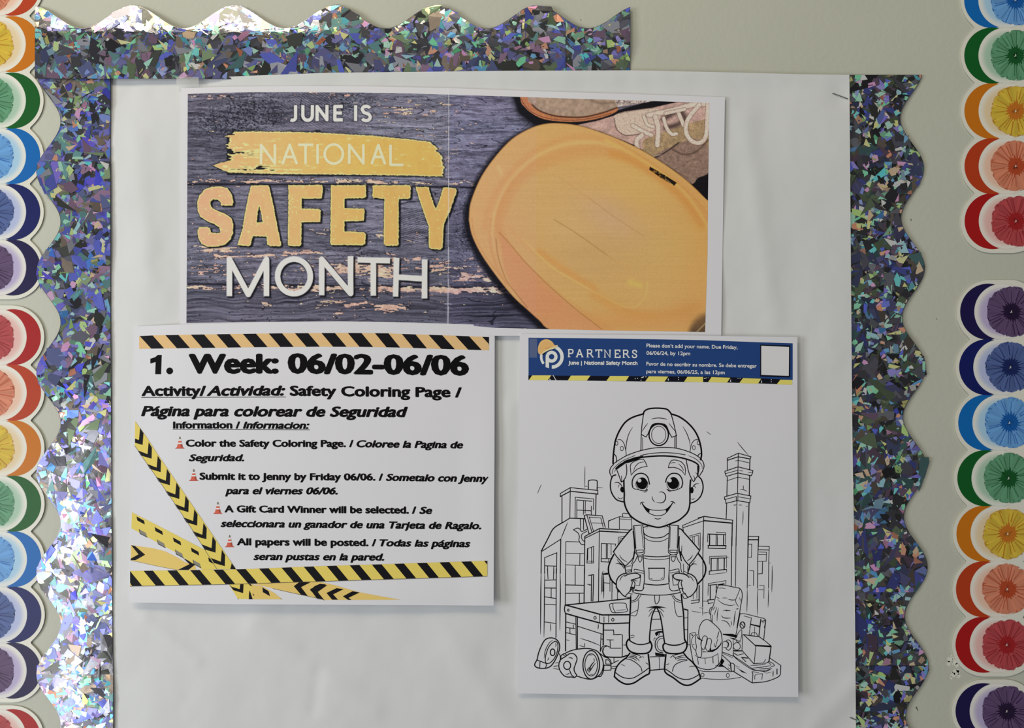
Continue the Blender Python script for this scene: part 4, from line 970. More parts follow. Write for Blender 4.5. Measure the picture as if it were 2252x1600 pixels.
# round logo with small hard hat
ik = Ink()
def arcp(cx, cy, r, a0, a1, n=26): return [(cx + r * math.cos(math.radians(a)), cy + r * math.sin(math.radians(a))) for a in np.linspace(a0, a1, n)]
def ring(c, r0, r1, a0, a1, col, z, n=30):
    A_ = arcp(*c, r1, a0, a1, n); B_ = arcp(*c, r0, a0, a1, n); ik.quad_strip(z5_(A_), z5_(B_), col, z)
ring((588, 452), 132, 185, -66, 90, WH, 1); ring((588, 452), 145, 184, 140, 195, WH, 1)
ring((585, 450), 42, 92, 0, 360, WH, 1, 40); ik.poly(z5_([(492, 450), (545, 450), (545, 628), (492, 612)]), WH, 1.5)
ik.build('round_logo', h_col, mm(.12), M_PRINT, page, None, True)
ik = Ink()
HO = alb(218, 168, 108)
ik.poly([tuple(p) for p in catmull(z5_([(385, 402), (372, 350), (378, 290), (405, 230), (450, 192), (505, 180), (555, 192), (600, 225), (628, 268), (660, 278), (560, 330), (480, 365), (425, 410)]), True, 5)], HO, 2)
ik.poly([tuple(p) for p in catmull(z5_([(388, 398), (425, 400), (470, 358), (560, 318), (672, 270), (668, 298), (640, 320), (560, 345), (500, 370), (435, 412), (410, 412)]), True, 5)], alb(226, 196, 150), 3)
ik.poly(z5_([(430, 412), (470, 372), (540, 345), (560, 352), (500, 372), (460, 425)]), BLK, 1.5)
ik.ribbon(catmull(z5_([(395, 290), (450, 215), (520, 200), (590, 240)]), False, 5), .9, col=alb(236, 196, 140), z=3); ik.ribbon(catmull(z5_([(490, 325), (520, 318), (550, 300)]), False, 5), 1.4, col=alb(190, 138, 84), z=3)
ik.build('printed_hard_hat', h_col, mm(.15), M_PRINT, page, None, True)
M_WINK = mat('pale_print', alb(212, 218, 234), 0.5, spec=0.4)
# PARTNERS in slab serif strokes
ik = Ink()
SER = {'P': ([(0, 0), (0, 1)], [(0, 0), (.38, 0), (.55, .1), (.58, .27), (.52, .44), (.36, .53), (0, .53)], 's', [(-.14, 1, .22), (-.14, 0, .1)]),
       'A': ([(.02, 1), (.38, 0), (.42, 0), (.8, 1)], [(.16, .66), (.66, .66)], 'p', [(-.12, 1, .2), (.64, 1, .94)]),
       'R': ([(0, 0), (0, 1)], [(0, 0), (.38, 0), (.55, .1), (.57, .26), (.5, .42), (.36, .5), (0, .5)], 's', [(-.14, 1, .2), (-.14, 0, .1), (.62, 1, .88)]),
       'T': ([(.4, 0), (.4, 1)], [(0, .16), (0, 0), (.8, 0), (.8, .16)], 'p', [(.22, 1, .58)]),
       'N': ([(0, 1), (0, 0), (.7, 1), (.7, 0)], None, 'p', [(-.14, 1, .16), (-.16, 0, .05), (.54, 0, .86)]),
       'E': ([(.6, .22), (.6, 0), (0, 0), (0, 1), (.64, 1), (.64, .76)], [(0, .5), (.42, .5)], 'p', [(-.12, 1, .1), (-.12, 0, .1)]),
       'S': ([(.56, .26), (.56, .14), (.44, .02), (.28, 0), (.1, .06), (.04, .22), (.12, .38), (.3, .48), (.5, .58), (.58, .76), (.5, .93), (.3, 1), (.12, .97), (.02, .86), (.02, .74)], None, 's', [])}
x0s = [851, 972, 1142, 1270, 1410, 1572, 1700, 1835]; sc = 112
for ch, X0 in zip('PARTNERS', x0s):
    st_, st2, md, sf = SER[ch]; yt = 340 + (X0 - 850) * .012
    tr = lambda p: z5_([(X0 + p[0] * sc, yt + p[1] * sc)])[0]
    for q_, smf in ((st_, ch == 'S'), (st2, md == 's')):
        if not q_: continue
        pp = [tr(p) for p in q_]; ik.ribbon(catmull(pp, False, 4) if smf else pp, 2.7, z=0)
    if ch == 'R': ik.ribbon([tr((.36, .5)), tr((.72, 1))], 2.6)
    for s0_, yy_, s1_ in sf: ik.ribbon([tr((s0_, yy_)), tr((s1_, yy_))], 1.5, cap=False)
lettering(ik, 'June | National Safety Month', 1249.6, 1402, 801.4, 802.3, 8.4, bold=.05)
ik.build('pale_lettering', h_col, mm(.14), M_WINK, page)
ik = Ink(); c_ = dict(bold=.03)
lettering(ik, 'Please don\u2019t add your name. Due Friday,', 1421.6, 1622, 763.2, 767.4, 8.2, **c_)
lettering(ik, '06/06/24, by 12pm', 1421.6, 1518, 779.7, 780.9, 8.2, **c_)
lettering(ik, 'Favor de no escribir su nombre. Se debe entregar', 1421.6, 1664, 803.4, 808.4, 8.2, **c_)
lettering(ik, 'para viernes, 06/06/25, a las 12pm', 1421.4, 1594, 820.2, 822.6, 8.2, **c_)
ik.build('pale_lettering', h_col, mm(.14), M_WINK, page)
# line drawing: per region (origin, scale) strokes  type+width  x,y ...   s smooth, S smooth closed, p straight, P closed, t tapered, f filled, e ellipse, w white disc
ART = {}
ART['printed_boy'] = [((1320, 880, 7.273), '''
s26 205,1010 208,900 225,740 250,620 310,480 400,350 520,270 690,215
s26 1130,215 1260,260 1390,350 1500,470 1570,600 1610,750 1620,870 1605,950
s24 690,215 705,175 760,140 850,125 960,125 1060,140 1105,175 1135,215
s14 695,200 680,300 665,420 655,560 650,800
s14 1130,205 1165,330 1190,430 1215,550
p14 660,545 730,585 765,535
s14 765,535 800,450 840,390 880,370 940,366 1010,378 1050,405 1080,460 1110,530
s22 1020,382 1055,410 1082,470
s22 805,440 835,395 880,372
p14 1110,530 1145,590 1222,560
t11 665,500 710,430 765,360
t11 1095,360 1140,420 1205,500
t14 815,300 880,285 960,282 1075,302
e20 935,550 155,172
e9 935,550 115,138
p9 677,595 677,795
p14 1213,560 1213,765
p9 1187,590 1187,760
t12 520,425 460,530 425,650 410,780 415,870
t12 1320,415 1380,520 1425,640 1440,740
s11 280,628 330,630 375,680 400,760 412,830 415,880
s11 1575,625 1510,635 1465,690 1445,760 1435,830
e9 345,770 25,35
e9 262,685 20,32
e9 1497,755 22,34
e9 1572,680 20,32
s14 225,860 250,890 262,940 255,990
s14 1605,850 1580,860 1560,890
s14 215,1010 320,940 450,870 640,805 850,762 1040,752 1220,765 1400,815 1540,880 1630,960 1660,1040 1640,1120 1590,1200
s14 215,1020 165,1080 152,1150 180,1220
s24 250,1090 330,1020 480,960 640,915 850,892 1040,888 1230,905 1400,945 1530,1000 1575,1060 1560,1180
f 400,960 560,905 700,880 640,930 500,985 400,1010 260,1110 265,1075 330,1010
s9 190,1170 200,1110 260,1040 370,960 555,880
s12 640,880 800,850 1000,835 1200,845 1360,870
t10 1400,880 1500,920 1580,980 1625,1040 1630,1100
t9 225,1150 245,1110 275,1090
s14 265,1110 295,1190 320,1260 340,1305 380,1270 415,1200 425,1110 415,1020
p10 340,1205 343,1300
s14 1375,950 1395,1060 1420,1160 1460,1250 1495,1295 1530,1240 1570,1200
t9 1480,1200 1505,1230 1510,1290
t9 1520,1150 1550,1180 1555,1220
s12 1555,1050 1562,1200
s20 250,1190 200,1210 170,1280 162,1370 175,1455 215,1535 275,1595 380,1625
s20 1570,1210 1620,1270 1645,1370 1635,1455 1600,1540 1530,1610 1440,1645
t14 225,1320 280,1310 330,1345 355,1400
t10 310,1345 290,1370 287,1395
F 350,1375 372,1400 376,1440 365,1472 340,1465 322,1440 322,1405 335,1385
t11 280,1545 320,1575 365,1550
t14 1585,1330 1530,1335 1490,1370 1465,1410
t10 1495,1360 1515,1380 1525,1405
F 1465,1385 1490,1410 1492,1450 1475,1482 1450,1480 1440,1440 1445,1400
t11 1515,1568 1480,1580 1450,1575
s25 378,1280 380,1400 385,1500 383,1600 400,1690 440,1780 500,1860 600,1930 700,1975 800,2005 930,2030 1040,2005 1140,1965 1250,1920 1340,1850 1400,1780 1430,1680 1435,1560 1435,1400 1445,1270
P12 495,1195 484,1110 480,1050 492,1015 520,990 560,968 600,952 645,942 690,940 725,990 750,1055 660,1070 590,1100 530,1150
t11 530,1135 560,1060 620,1000 710,980
P12 1090,1075 1105,1010 1140,960 1175,952 1220,955 1260,966 1300,985 1350,1040 1365,1110 1358,1195 1310,1130 1250,1090 1180,1070
t10 1120,1010 1160,995 1210,995
t11 1250,1010 1300,1060 1340,1130
s18 520,1390 510,1330 520,1260 570,1190 650,1165 720,1185 765,1240 788,1340
s12 515,1380 540,1410 620,1430 700,1445 760,1425
t11 690,1465 730,1460 760,1430
s9 575,1300 572,1360 610,1418
s9 755,1300 758,1370 730,1430
F 665,1230 715,1245 748,1290 752,1340 735,1390 700,1415 655,1418 610,1395 582,1350 580,1300 605,1255
w 628,1282 31
s18 1045,1310 1065,1240 1120,1180 1180,1165 1250,1180 1300,1240 1318,1320 1300,1390
s12 1065,1420 1120,1440 1220,1430 1305,1390
t11 1070,1425 1100,1450 1140,1460
s9 1068,1300 1070,1370 1105,1425
s9 1260,1300 1258,1370 1225,1420
F 1165,1225 1215,1240 1248,1285 1254,1340 1238,1385 1200,1412 1150,1416 1105,1390 1080,1345 1078,1295 1108,1250
w 1112,1280 32
t16 940,1470 980,1462 1020,1480 1045,1530 1040,1580 1010,1625 960,1640 895,1628
t12 828,1530 835,1570 850,1600 875,1628
'''), ((1320, 1080, 7.273), '''
t12 640,215 650,180 680,170 710,175
t14 1120,165 1160,165 1185,180 1195,205
s12 665,185 720,250 800,290 920,303 1040,290 1110,240 1165,175
s12 665,185 700,250 760,330 840,375 920,388 1010,372 1080,310 1165,175
f 665,185 720,250 785,290 783,335 745,315 700,250
f 1165,175 1110,245 1050,290 1057,330 1090,295 1130,240
s8 785,292 782,330
p8 1050,292 1058,330
t13 860,425 920,442 980,425
t9 745,490 800,540
t9 735,605 775,550
t9 800,535 792,590
t9 1080,475 1040,530
t9 1030,600 1040,540
t9 1045,545 1068,612
p14 690,575 800,545
p14 1050,545 1100,570
s14 690,660 740,705 830,738 920,742 1010,725 1090,670
s10 705,735 780,785 900,800 1000,790 1085,745
p14 680,535 700,700 712,915
p14 527,552 545,740 560,915
p14 527,552 680,535
p9 548,570 572,910
p9 655,555 690,905
p14 1110,535 1255,548
p14 1108,535 1098,740 1090,910
p14 1255,548 1250,740 1240,910
p9 1122,560 1110,900
p9 1240,560 1228,900
s12 560,910 560,970 590,1010 640,1020 690,1005 712,970 705,910
P11 578,940 690,935 688,975 582,985
s11 605,1045 610,1090 635,1130 665,1090 668,1045
p12 600,1045 680,1045
p12 590,1010 605,1045
p12 670,1015 690,1035
s12 1095,905 1090,970 1120,1005 1170,1015 1225,1000 1245,965 1240,905
P11 1112,940 1228,940 1225,980 1115,975
s11 1135,1045 1140,1090 1165,1125 1195,1090 1202,1045
p12 1130,1045 1205,1045
p12 1225,1000 1205,1045
p12 1120,1010 1110,1035
s14 690,1030 800,1040 900,1045 1000,1042 1110,1030
s10 695,1065 800,1085 920,1092 1020,1085 1110,1065
s12 690,1045 695,1200 705,1320 705,1450
s12 1110,1045 1105,1200 1100,1320 1105,1450
p18 770,1228 1030,1228
s10 778,1235 782,1320 785,1400 830,1420 900,1425 980,1415 1018,1395 1025,1320 1025,1235
t9 795,1385 815,1395 840,1400
t9 1000,1370 985,1390 965,1395
s16 705,1478 800,1490 900,1497 1000,1490 1100,1475
s12 590,1040 560,1110 520,1160 505,1230 500,1290
s12 1220,1040 1250,1110 1285,1160 1290,1230 1300,1290
s12 540,1260 560,1245 690,1275
p9 545,1285 700,1310
s10 645,1330 640,1420 630,1500
p9 570,1505 635,1505
s12 700,1280 705,1400 695,1500 680,1570 640,1590 550,1580
s12 1105,1270 1240,1240 1260,1260 1265,1300
p9 1115,1305 1260,1280
s10 1150,1330 1158,1420 1168,1495
p9 1168,1500 1240,1490
s12 1100,1290 1095,1400 1105,1520 1125,1575 1170,1590 1255,1575
s20 510,600 480,620 420,690 330,800 210,965
p15 210,965 260,1040 400,1195
s15 400,1195 470,1130 525,1060 545,960
s16 525,640 540,760 545,860 550,960 530,1080
t12 305,1015 350,1080 435,1135
s20 1265,595 1300,610 1350,670 1440,770 1590,945
p16 1590,945 1510,1070 1415,1180
s16 1415,1180 1350,1100 1310,1020 1280,960
s16 1265,720 1260,850 1270,980 1300,1110
f 1255,930 1280,960 1300,1060 1290,1120 1270,1010
t12 1480,1015 1440,1075 1385,1115
t11 1305,855 1300,960 1290,1050
s24 215,1010 160,1120 130,1230 145,1340 190,1430 255,1490
s24 1565,990 1640,1090 1685,1200 1680,1300 1640,1390 1560,1480
t13 245,1155 300,1155 350,1185 380,1240
t12 265,1080 310,1140 400,1195
s16 370,1170 400,1240 410,1310
t13 1550,1165 1490,1160 1440,1200 1425,1260
s16 1430,1180 1415,1250 1400,1320
t10 1520,1105 1490,1140 1440,1190
s10 395,1215 450,1195 490,1190
s11 500,1160 515,1120 530,1080
p9 410,1260 500,1250
P9 415,1295 490,1265 490,1290 420,1318
p10 1400,1195 1400,1290
P9 1320,1300 1340,1275 1400,1310 1385,1335
s10 1330,1160 1335,1280
s18 255,1490 265,1420 300,1360 360,1320 400,1312
s16 390,1355 450,1325 530,1308 600,1315 635,1345 630,1375 590,1390 540,1405 500,1415
s14 500,1415 512,1460 500,1510 485,1545 480,1600
s14 530,1430 555,1470 545,1530
p11 480,1545 545,1550
s12 515,1550 515,1600
s18 255,1490 270,1560 300,1610
t11 310,1435 340,1370 400,1330
t10 480,1425 540,1425 600,1435
s18 1555,1490 1540,1420 1510,1370 1450,1325 1400,1312
s16 1420,1375 1380,1340 1320,1318 1240,1308 1180,1325 1170,1365 1190,1395 1240,1410 1310,1420
s14 1310,1420 1295,1470 1310,1530 1320,1590
s14 1270,1425 1245,1480 1255,1540
p11 1255,1550 1330,1555
s18 1555,1490 1545,1560 1510,1610
t11 1495,1440 1460,1380 1410,1340
t10 1210,1430 1260,1422 1310,1425
'''), ((1320, 1290, 6.958), '''
s16 240,0 290,60 340,120 385,150
s14 385,150 400,120 440,80 470,40
p12 470,10 530,10
s11 385,150 450,165 470,120
p10 430,95 490,110
s12 520,0 510,50 500,90
s14 450,60 478,40 490,0
s16 1485,0 1460,60 1400,130 1340,160
s14 1340,160 1300,110 1260,60 1255,10
s11 1340,165 1285,175 1260,130
p10 1250,110 1310,100
s12 1200,0 1215,50 1230,90
s14 520,90 620,110 750,122 880,125 1020,120 1130,105 1220,85
s10 530,40 600,55 650,45 670,5
s10 1060,5 1075,45 1120,60 1195,50
s23 465,150 462,300 455,430 448,560 445,700 450,810
s20 850,305 800,420 780,520 765,640 755,760 755,850
s20 860,305 905,400 930,500 950,620 970,760 985,860
s22 1240,110 1255,260 1275,420 1280,600 1290,810
f 690,320 780,300 855,288 940,300 1030,325 940,317 855,330 780,317
t10 740,380 780,340 830,320
t10 740,460 780,390 810,350
t10 980,385 930,340 880,320
t10 970,465 930,390 900,350
s11 830,130 835,200 850,260 895,225 905,135
s12 480,215 540,190 590,120
s9 480,235 560,210 625,125
s10 590,200 582,300 570,380 540,440 475,435
p8 470,405 580,350
s12 1120,130 1160,180 1235,215
s9 1095,130 1150,210 1240,240
s10 1130,220 1145,340 1165,420 1200,455 1255,450
s18 430,800 480,840 560,875 640,880 700,870 760,850
s24 430,800 400,860 415,930 460,985 540,1015 640,1020 720,1010 770,970 790,900 765,830
s18 985,860 1060,885 1140,892 1220,880 1300,845
s24 985,860 960,900 975,970 1030,1010 1120,1020 1220,1015 1280,990 1320,930 1325,870 1295,810
t9 460,745 500,738 525,742
t9 460,780 500,770 530,760
s22 455,1010 400,1080 320,1140 260,1210 230,1280 215,1370
s24 215,1370 280,1430 370,1480 450,1485 530,1460 620,1400 700,1350 750,1320 755,1230 735,1030
s14 235,1310 300,1360 370,1390 450,1400 520,1385 600,1340 690,1280 740,1240
s12 395,1100 470,1115 560,1170 620,1230 640,1290
t13 470,1020 540,1030 600,1050 630,1080
t13 440,1060 520,1070 580,1110 600,1140
t12 455,1040 510,1045 570,1070
t10 650,1050 655,1070 665,1085
t10 690,1160 715,1170 735,1190
t10 310,1190 350,1195 380,1210
t12 420,1080 500,1090 560,1130
p10 600,1085 632,1070
s22 1275,1010 1330,1080 1400,1140 1450,1200 1490,1260 1520,1340 1535,1400
s24 1535,1400 1450,1460 1370,1500 1290,1500 1210,1460 1120,1390 1010,1320 985,1250 1005,1030
s14 1005,1260 1080,1310 1160,1370 1240,1405 1320,1415 1400,1400 1480,1360 1520,1330
s12 1330,1120 1250,1140 1160,1180 1120,1230 1105,1290
t13 1110,1050 1180,1030 1260,1015
t13 1140,1085 1200,1065 1290,1045
t12 1150,1110 1230,1080 1310,1075
t10 1355,1225 1400,1212 1450,1215
t10 1005,1190 1030,1185 1055,1170
t10 1030,1250 1042,1232
t12 1175,1130 1240,1110 1330,1110
p10 1075,1080 1110,1050
p11 1110,1050 1160,1100
''')]
ART['printed_buildings'] = [((1160, 1020, 6.665), '''
p13 505,470 505,860
p12 480,475 480,430 628,345 1030,385 1030,440
p15 480,475 628,398 1035,440
p11 628,345 620,790
p14 1005,440 998,740
s14 893,365 893,260 910,238 960,232 1005,238 1022,260 1020,380
t9 843,30 840,200 838,355
p7 840,325 875,325
p7 1025,345 1095,347
p11 700,485 697,790
p10 700,485 970,510 965,670
p12 722,525 945,545
p10 722,525 722,790
p10 822,540 820,740
p10 848,545 845,720
p12 725,672 935,685
p10 935,615 935,740
p14 510,860 620,792 770,797 830,800
s16 505,860 380,945 300,1090 205,1270
p14 203,1270 198,1600
p12 215,1275 488,1100
t12 590,850 545,960 488,1100
p14 488,1100 480,1600
p10 565,1135 755,1140
p10 562,1135 558,1600
p10 565,1305 830,1312
p10 558,1475 830,1487
p10 768,1312 765,1480
p10 700,1490 697,1600
p12 250,1600 252,1370 430,1298 425,1600
p11 255,1490 425,1495
p10 295,1495 297,1600
p10 385,1495 387,1600
p12 775,800 780,950
p12 822,800 822,960
s12 675,960 730,938 765,950 790,985 830,975 870,955
s12 675,962 740,1010 760,1060 755,1120 790,1175 835,1180
s11 870,985 805,1020 790,1060 805,1110 835,1135
p14 830,755 900,1015
p12 830,755 865,742 1095,757 1140,930
p11 870,745 945,1000
p10 905,775 970,990
p9 905,775 1080,790
p8 950,860 1110,865
p10 1075,790 1110,930
p14 835,1600 840,1060 1050,945 1333,960
p12 845,1085 1050,985 1333,998
p11 1052,945 1045,1600
P11 878,1240 970,1205 965,1450 872,1450
p10 938,1220 940,1455
p9 878,1420 965,1425
p14 882,1245 880,1400
p11 1285,1170 1085,1162 1080,1430 1200,1435
p11 1080,1385 1215,1385
p11 1155,1165 1155,1375
p9 1175,1170 1172,1375
p9 1225,1170 1225,1330
p9 1190,1385 1190,1430
p10 1290,1168 1287,1200
p10 1188,935 1188,835 1333,775
t8 205,295 175,360 145,435
'''), ((1320, 1080, 7.273), '''
p10 130,585 130,470 310,403 500,425 505,610
p11 307,403 307,600
p9 315,440 500,455
s11 360,405 360,354 410,352 460,362 480,410
p11 0,590 490,620
p14 0,632 440,658
p9 285,850 290,735 400,715
p9 310,820 315,760 370,745
p12 45,1600 50,1330 120,1325
p9 30,1600 30,1310 125,1305
p10 50,1460 155,1468
p10 155,1340 155,1600
p12 187,1440 190,1600
p12 1330,640 1318,545 1655,400 1891,432
p12 1325,580 1655,470
p16 1655,465 1891,490
p11 1655,400 1650,640 1642,1050
p9 1420,715 1600,665 1600,930
p8 1440,735 1570,700 1570,870
p8 1480,720 1480,800
p8 1505,720 1505,830
t8 1700,-960 1735,-930 1775,-904
t8 -60,-56 0,-58 38,-56
'''), ((1520, 960, 6.667), '''
p12 530,490 530,315 690,240 875,292 862,335
p14 530,345 688,292 865,325
p11 690,240 680,830
p14 862,330 857,480
t10 675,75 760,180 840,270
p9 690,345 850,382
p9 650,355 690,345
p12 495,525 495,505 685,440 905,495 900,530 880,570
p12 495,525 515,580 685,530 880,570
p9 505,540 685,490
t9 700,490 730,497 765,502
t9 830,518 860,523 900,525
p12 530,590 523,860
p14 857,570 852,855
p9 535,640 685,592 845,622
t10 765,710 765,745 765,775
t10 710,775 765,775 825,802
p12 490,920 488,880 675,828 875,868 870,910
p10 490,920 665,875
p9 690,880 870,910
p12 505,925 510,975 675,935 860,965 865,912
p11 662,880 662,935
p9 685,835 685,935
p12 520,980 513,1200
p11 670,940 658,1600
p15 848,965 835,1600
t10 620,995 635,1003 665,992
t9 695,998 720,1000 745,1002
t9 800,1015 815,1018 830,1020
t9 760,1085 760,1180 752,1295
p12 100,1190 190,1165 610,1222 605,1265
p18 180,1228 605,1265
p11 185,1165 170,1600
p15 602,1265 597,1600
p9 245,1425 240,1540
p14 245,1425 505,1435
p9 365,1398 505,1405 502,1570
p14 270,1430 268,1590
p9 365,1435 362,1590
p9 380,1435 380,1590
p13 475,1435 475,1590
p15 245,1593 512,1593
p12 840,1458 990,1460 985,1600
p15 840,1508 980,1508
p9 840,1575 888,1572 885,1600
'''), ((1520, 1180, 8.0), '''
p14 207,0 205,770 200,1230
t10 200,1230 200,1300 200,1390
p12 158,0 155,220
p15 715,0 705,855
p12 790,0 778,870
p13 1000,0 985,900
t13 985,900 985,1100 980,1330
p14 1185,0 1170,400 1168,900
t13 1168,900 1165,1100 1165,1380
p10 290,0 290,90
p15 327,0 325,145
p9 437,0 435,145
p9 460,0 460,145
p15 568,0 568,150
p9 605,0 603,130
P14 300,150 612,158 610,205 298,200
p10 322,370 325,345 625,335 622,370
p14 340,378 622,370
p9 322,378 320,480
p18 352,380 350,600
p11 458,380 455,580
p11 478,380 478,580
p18 583,375 580,580
p9 622,375 620,540
p15 625,570 320,602 318,662
p10 622,570 622,620
p9 318,662 600,630
t8 620,360 640,361 665,362
p10 300,850 300,820 612,770 610,840
p14 300,852 450,835
t11 298,850 297,940 295,1040
p17 335,850 335,1100
p10 440,840 435,980
p9 455,850 450,900
f 450,835 580,815 600,845 590,835 500,850
p15 290,1110 400,1100
p12 292,1110 300,1175 385,1155
p9 205,1130 290,1130
p18 140,850 140,1130
p9 100,940 100,1080
p9 35,1020 35,1090
p13 0,1120 140,1105 135,1150 0,1170
t10 0,1300 90,1320 175,1332
t10 200,1338 260,1335 310,1325
t9 140,1245 180,1250 220,1255
p12 1000,45 1170,50
P10 1005,125 1065,130 1060,360 1000,360
p12 1030,592 1100,598 1095,855
t9 1000,850 1030,851 1055,852
p12 1190,165 1375,170 1365,400 1360,900
t12 1360,900 1356,1100 1352,1240
p15 1185,225 1360,230
p10 1195,265 1325,270 1320,430 1175,432
p9 1185,308 1315,310
p13 1255,440 1250,645 1175,650
p9 1200,850 1282,855 1278,1080
p9 1175,930 1270,932
t9 1375,455 1388,460 1400,465
t14 1425,500 1425,700 1418,975
'''), ((1160, 1250, 6.155), '''
t14 185,0 180,300 178,600 175,890
t13 235,0 230,300 228,600 222,930
p10 270,0 278,140
p10 355,0 352,140
p12 390,0 387,500 385,930
t14 440,0 445,300 440,600 438,840
p11 515,0 512,490
p12 235,155 385,150
p12 235,260 385,262
p10 320,262 320,390
p11 235,380 385,402
p10 235,480 385,490
p10 235,720 385,740
t10 313,735 313,790 315,850
p11 645,0 645,215
p14 770,0 765,460
p12 520,218 760,225
p12 515,332 755,330
p11 702,335 702,465
p12 830,90 895,80 885,440
p12 868,90 862,440
f 800,98 893,76 893,88
t9 805,210 830,211 860,212
t9 830,222 845,223 862,224
p11 965,0 962,435
t10 1035,30 1010,70 1003,350
p10 1010,75 1090,65
t12 1030,90 1032,250 1030,410
p9 1145,190 1142,415
p9 1218,300 1218,410
''')]
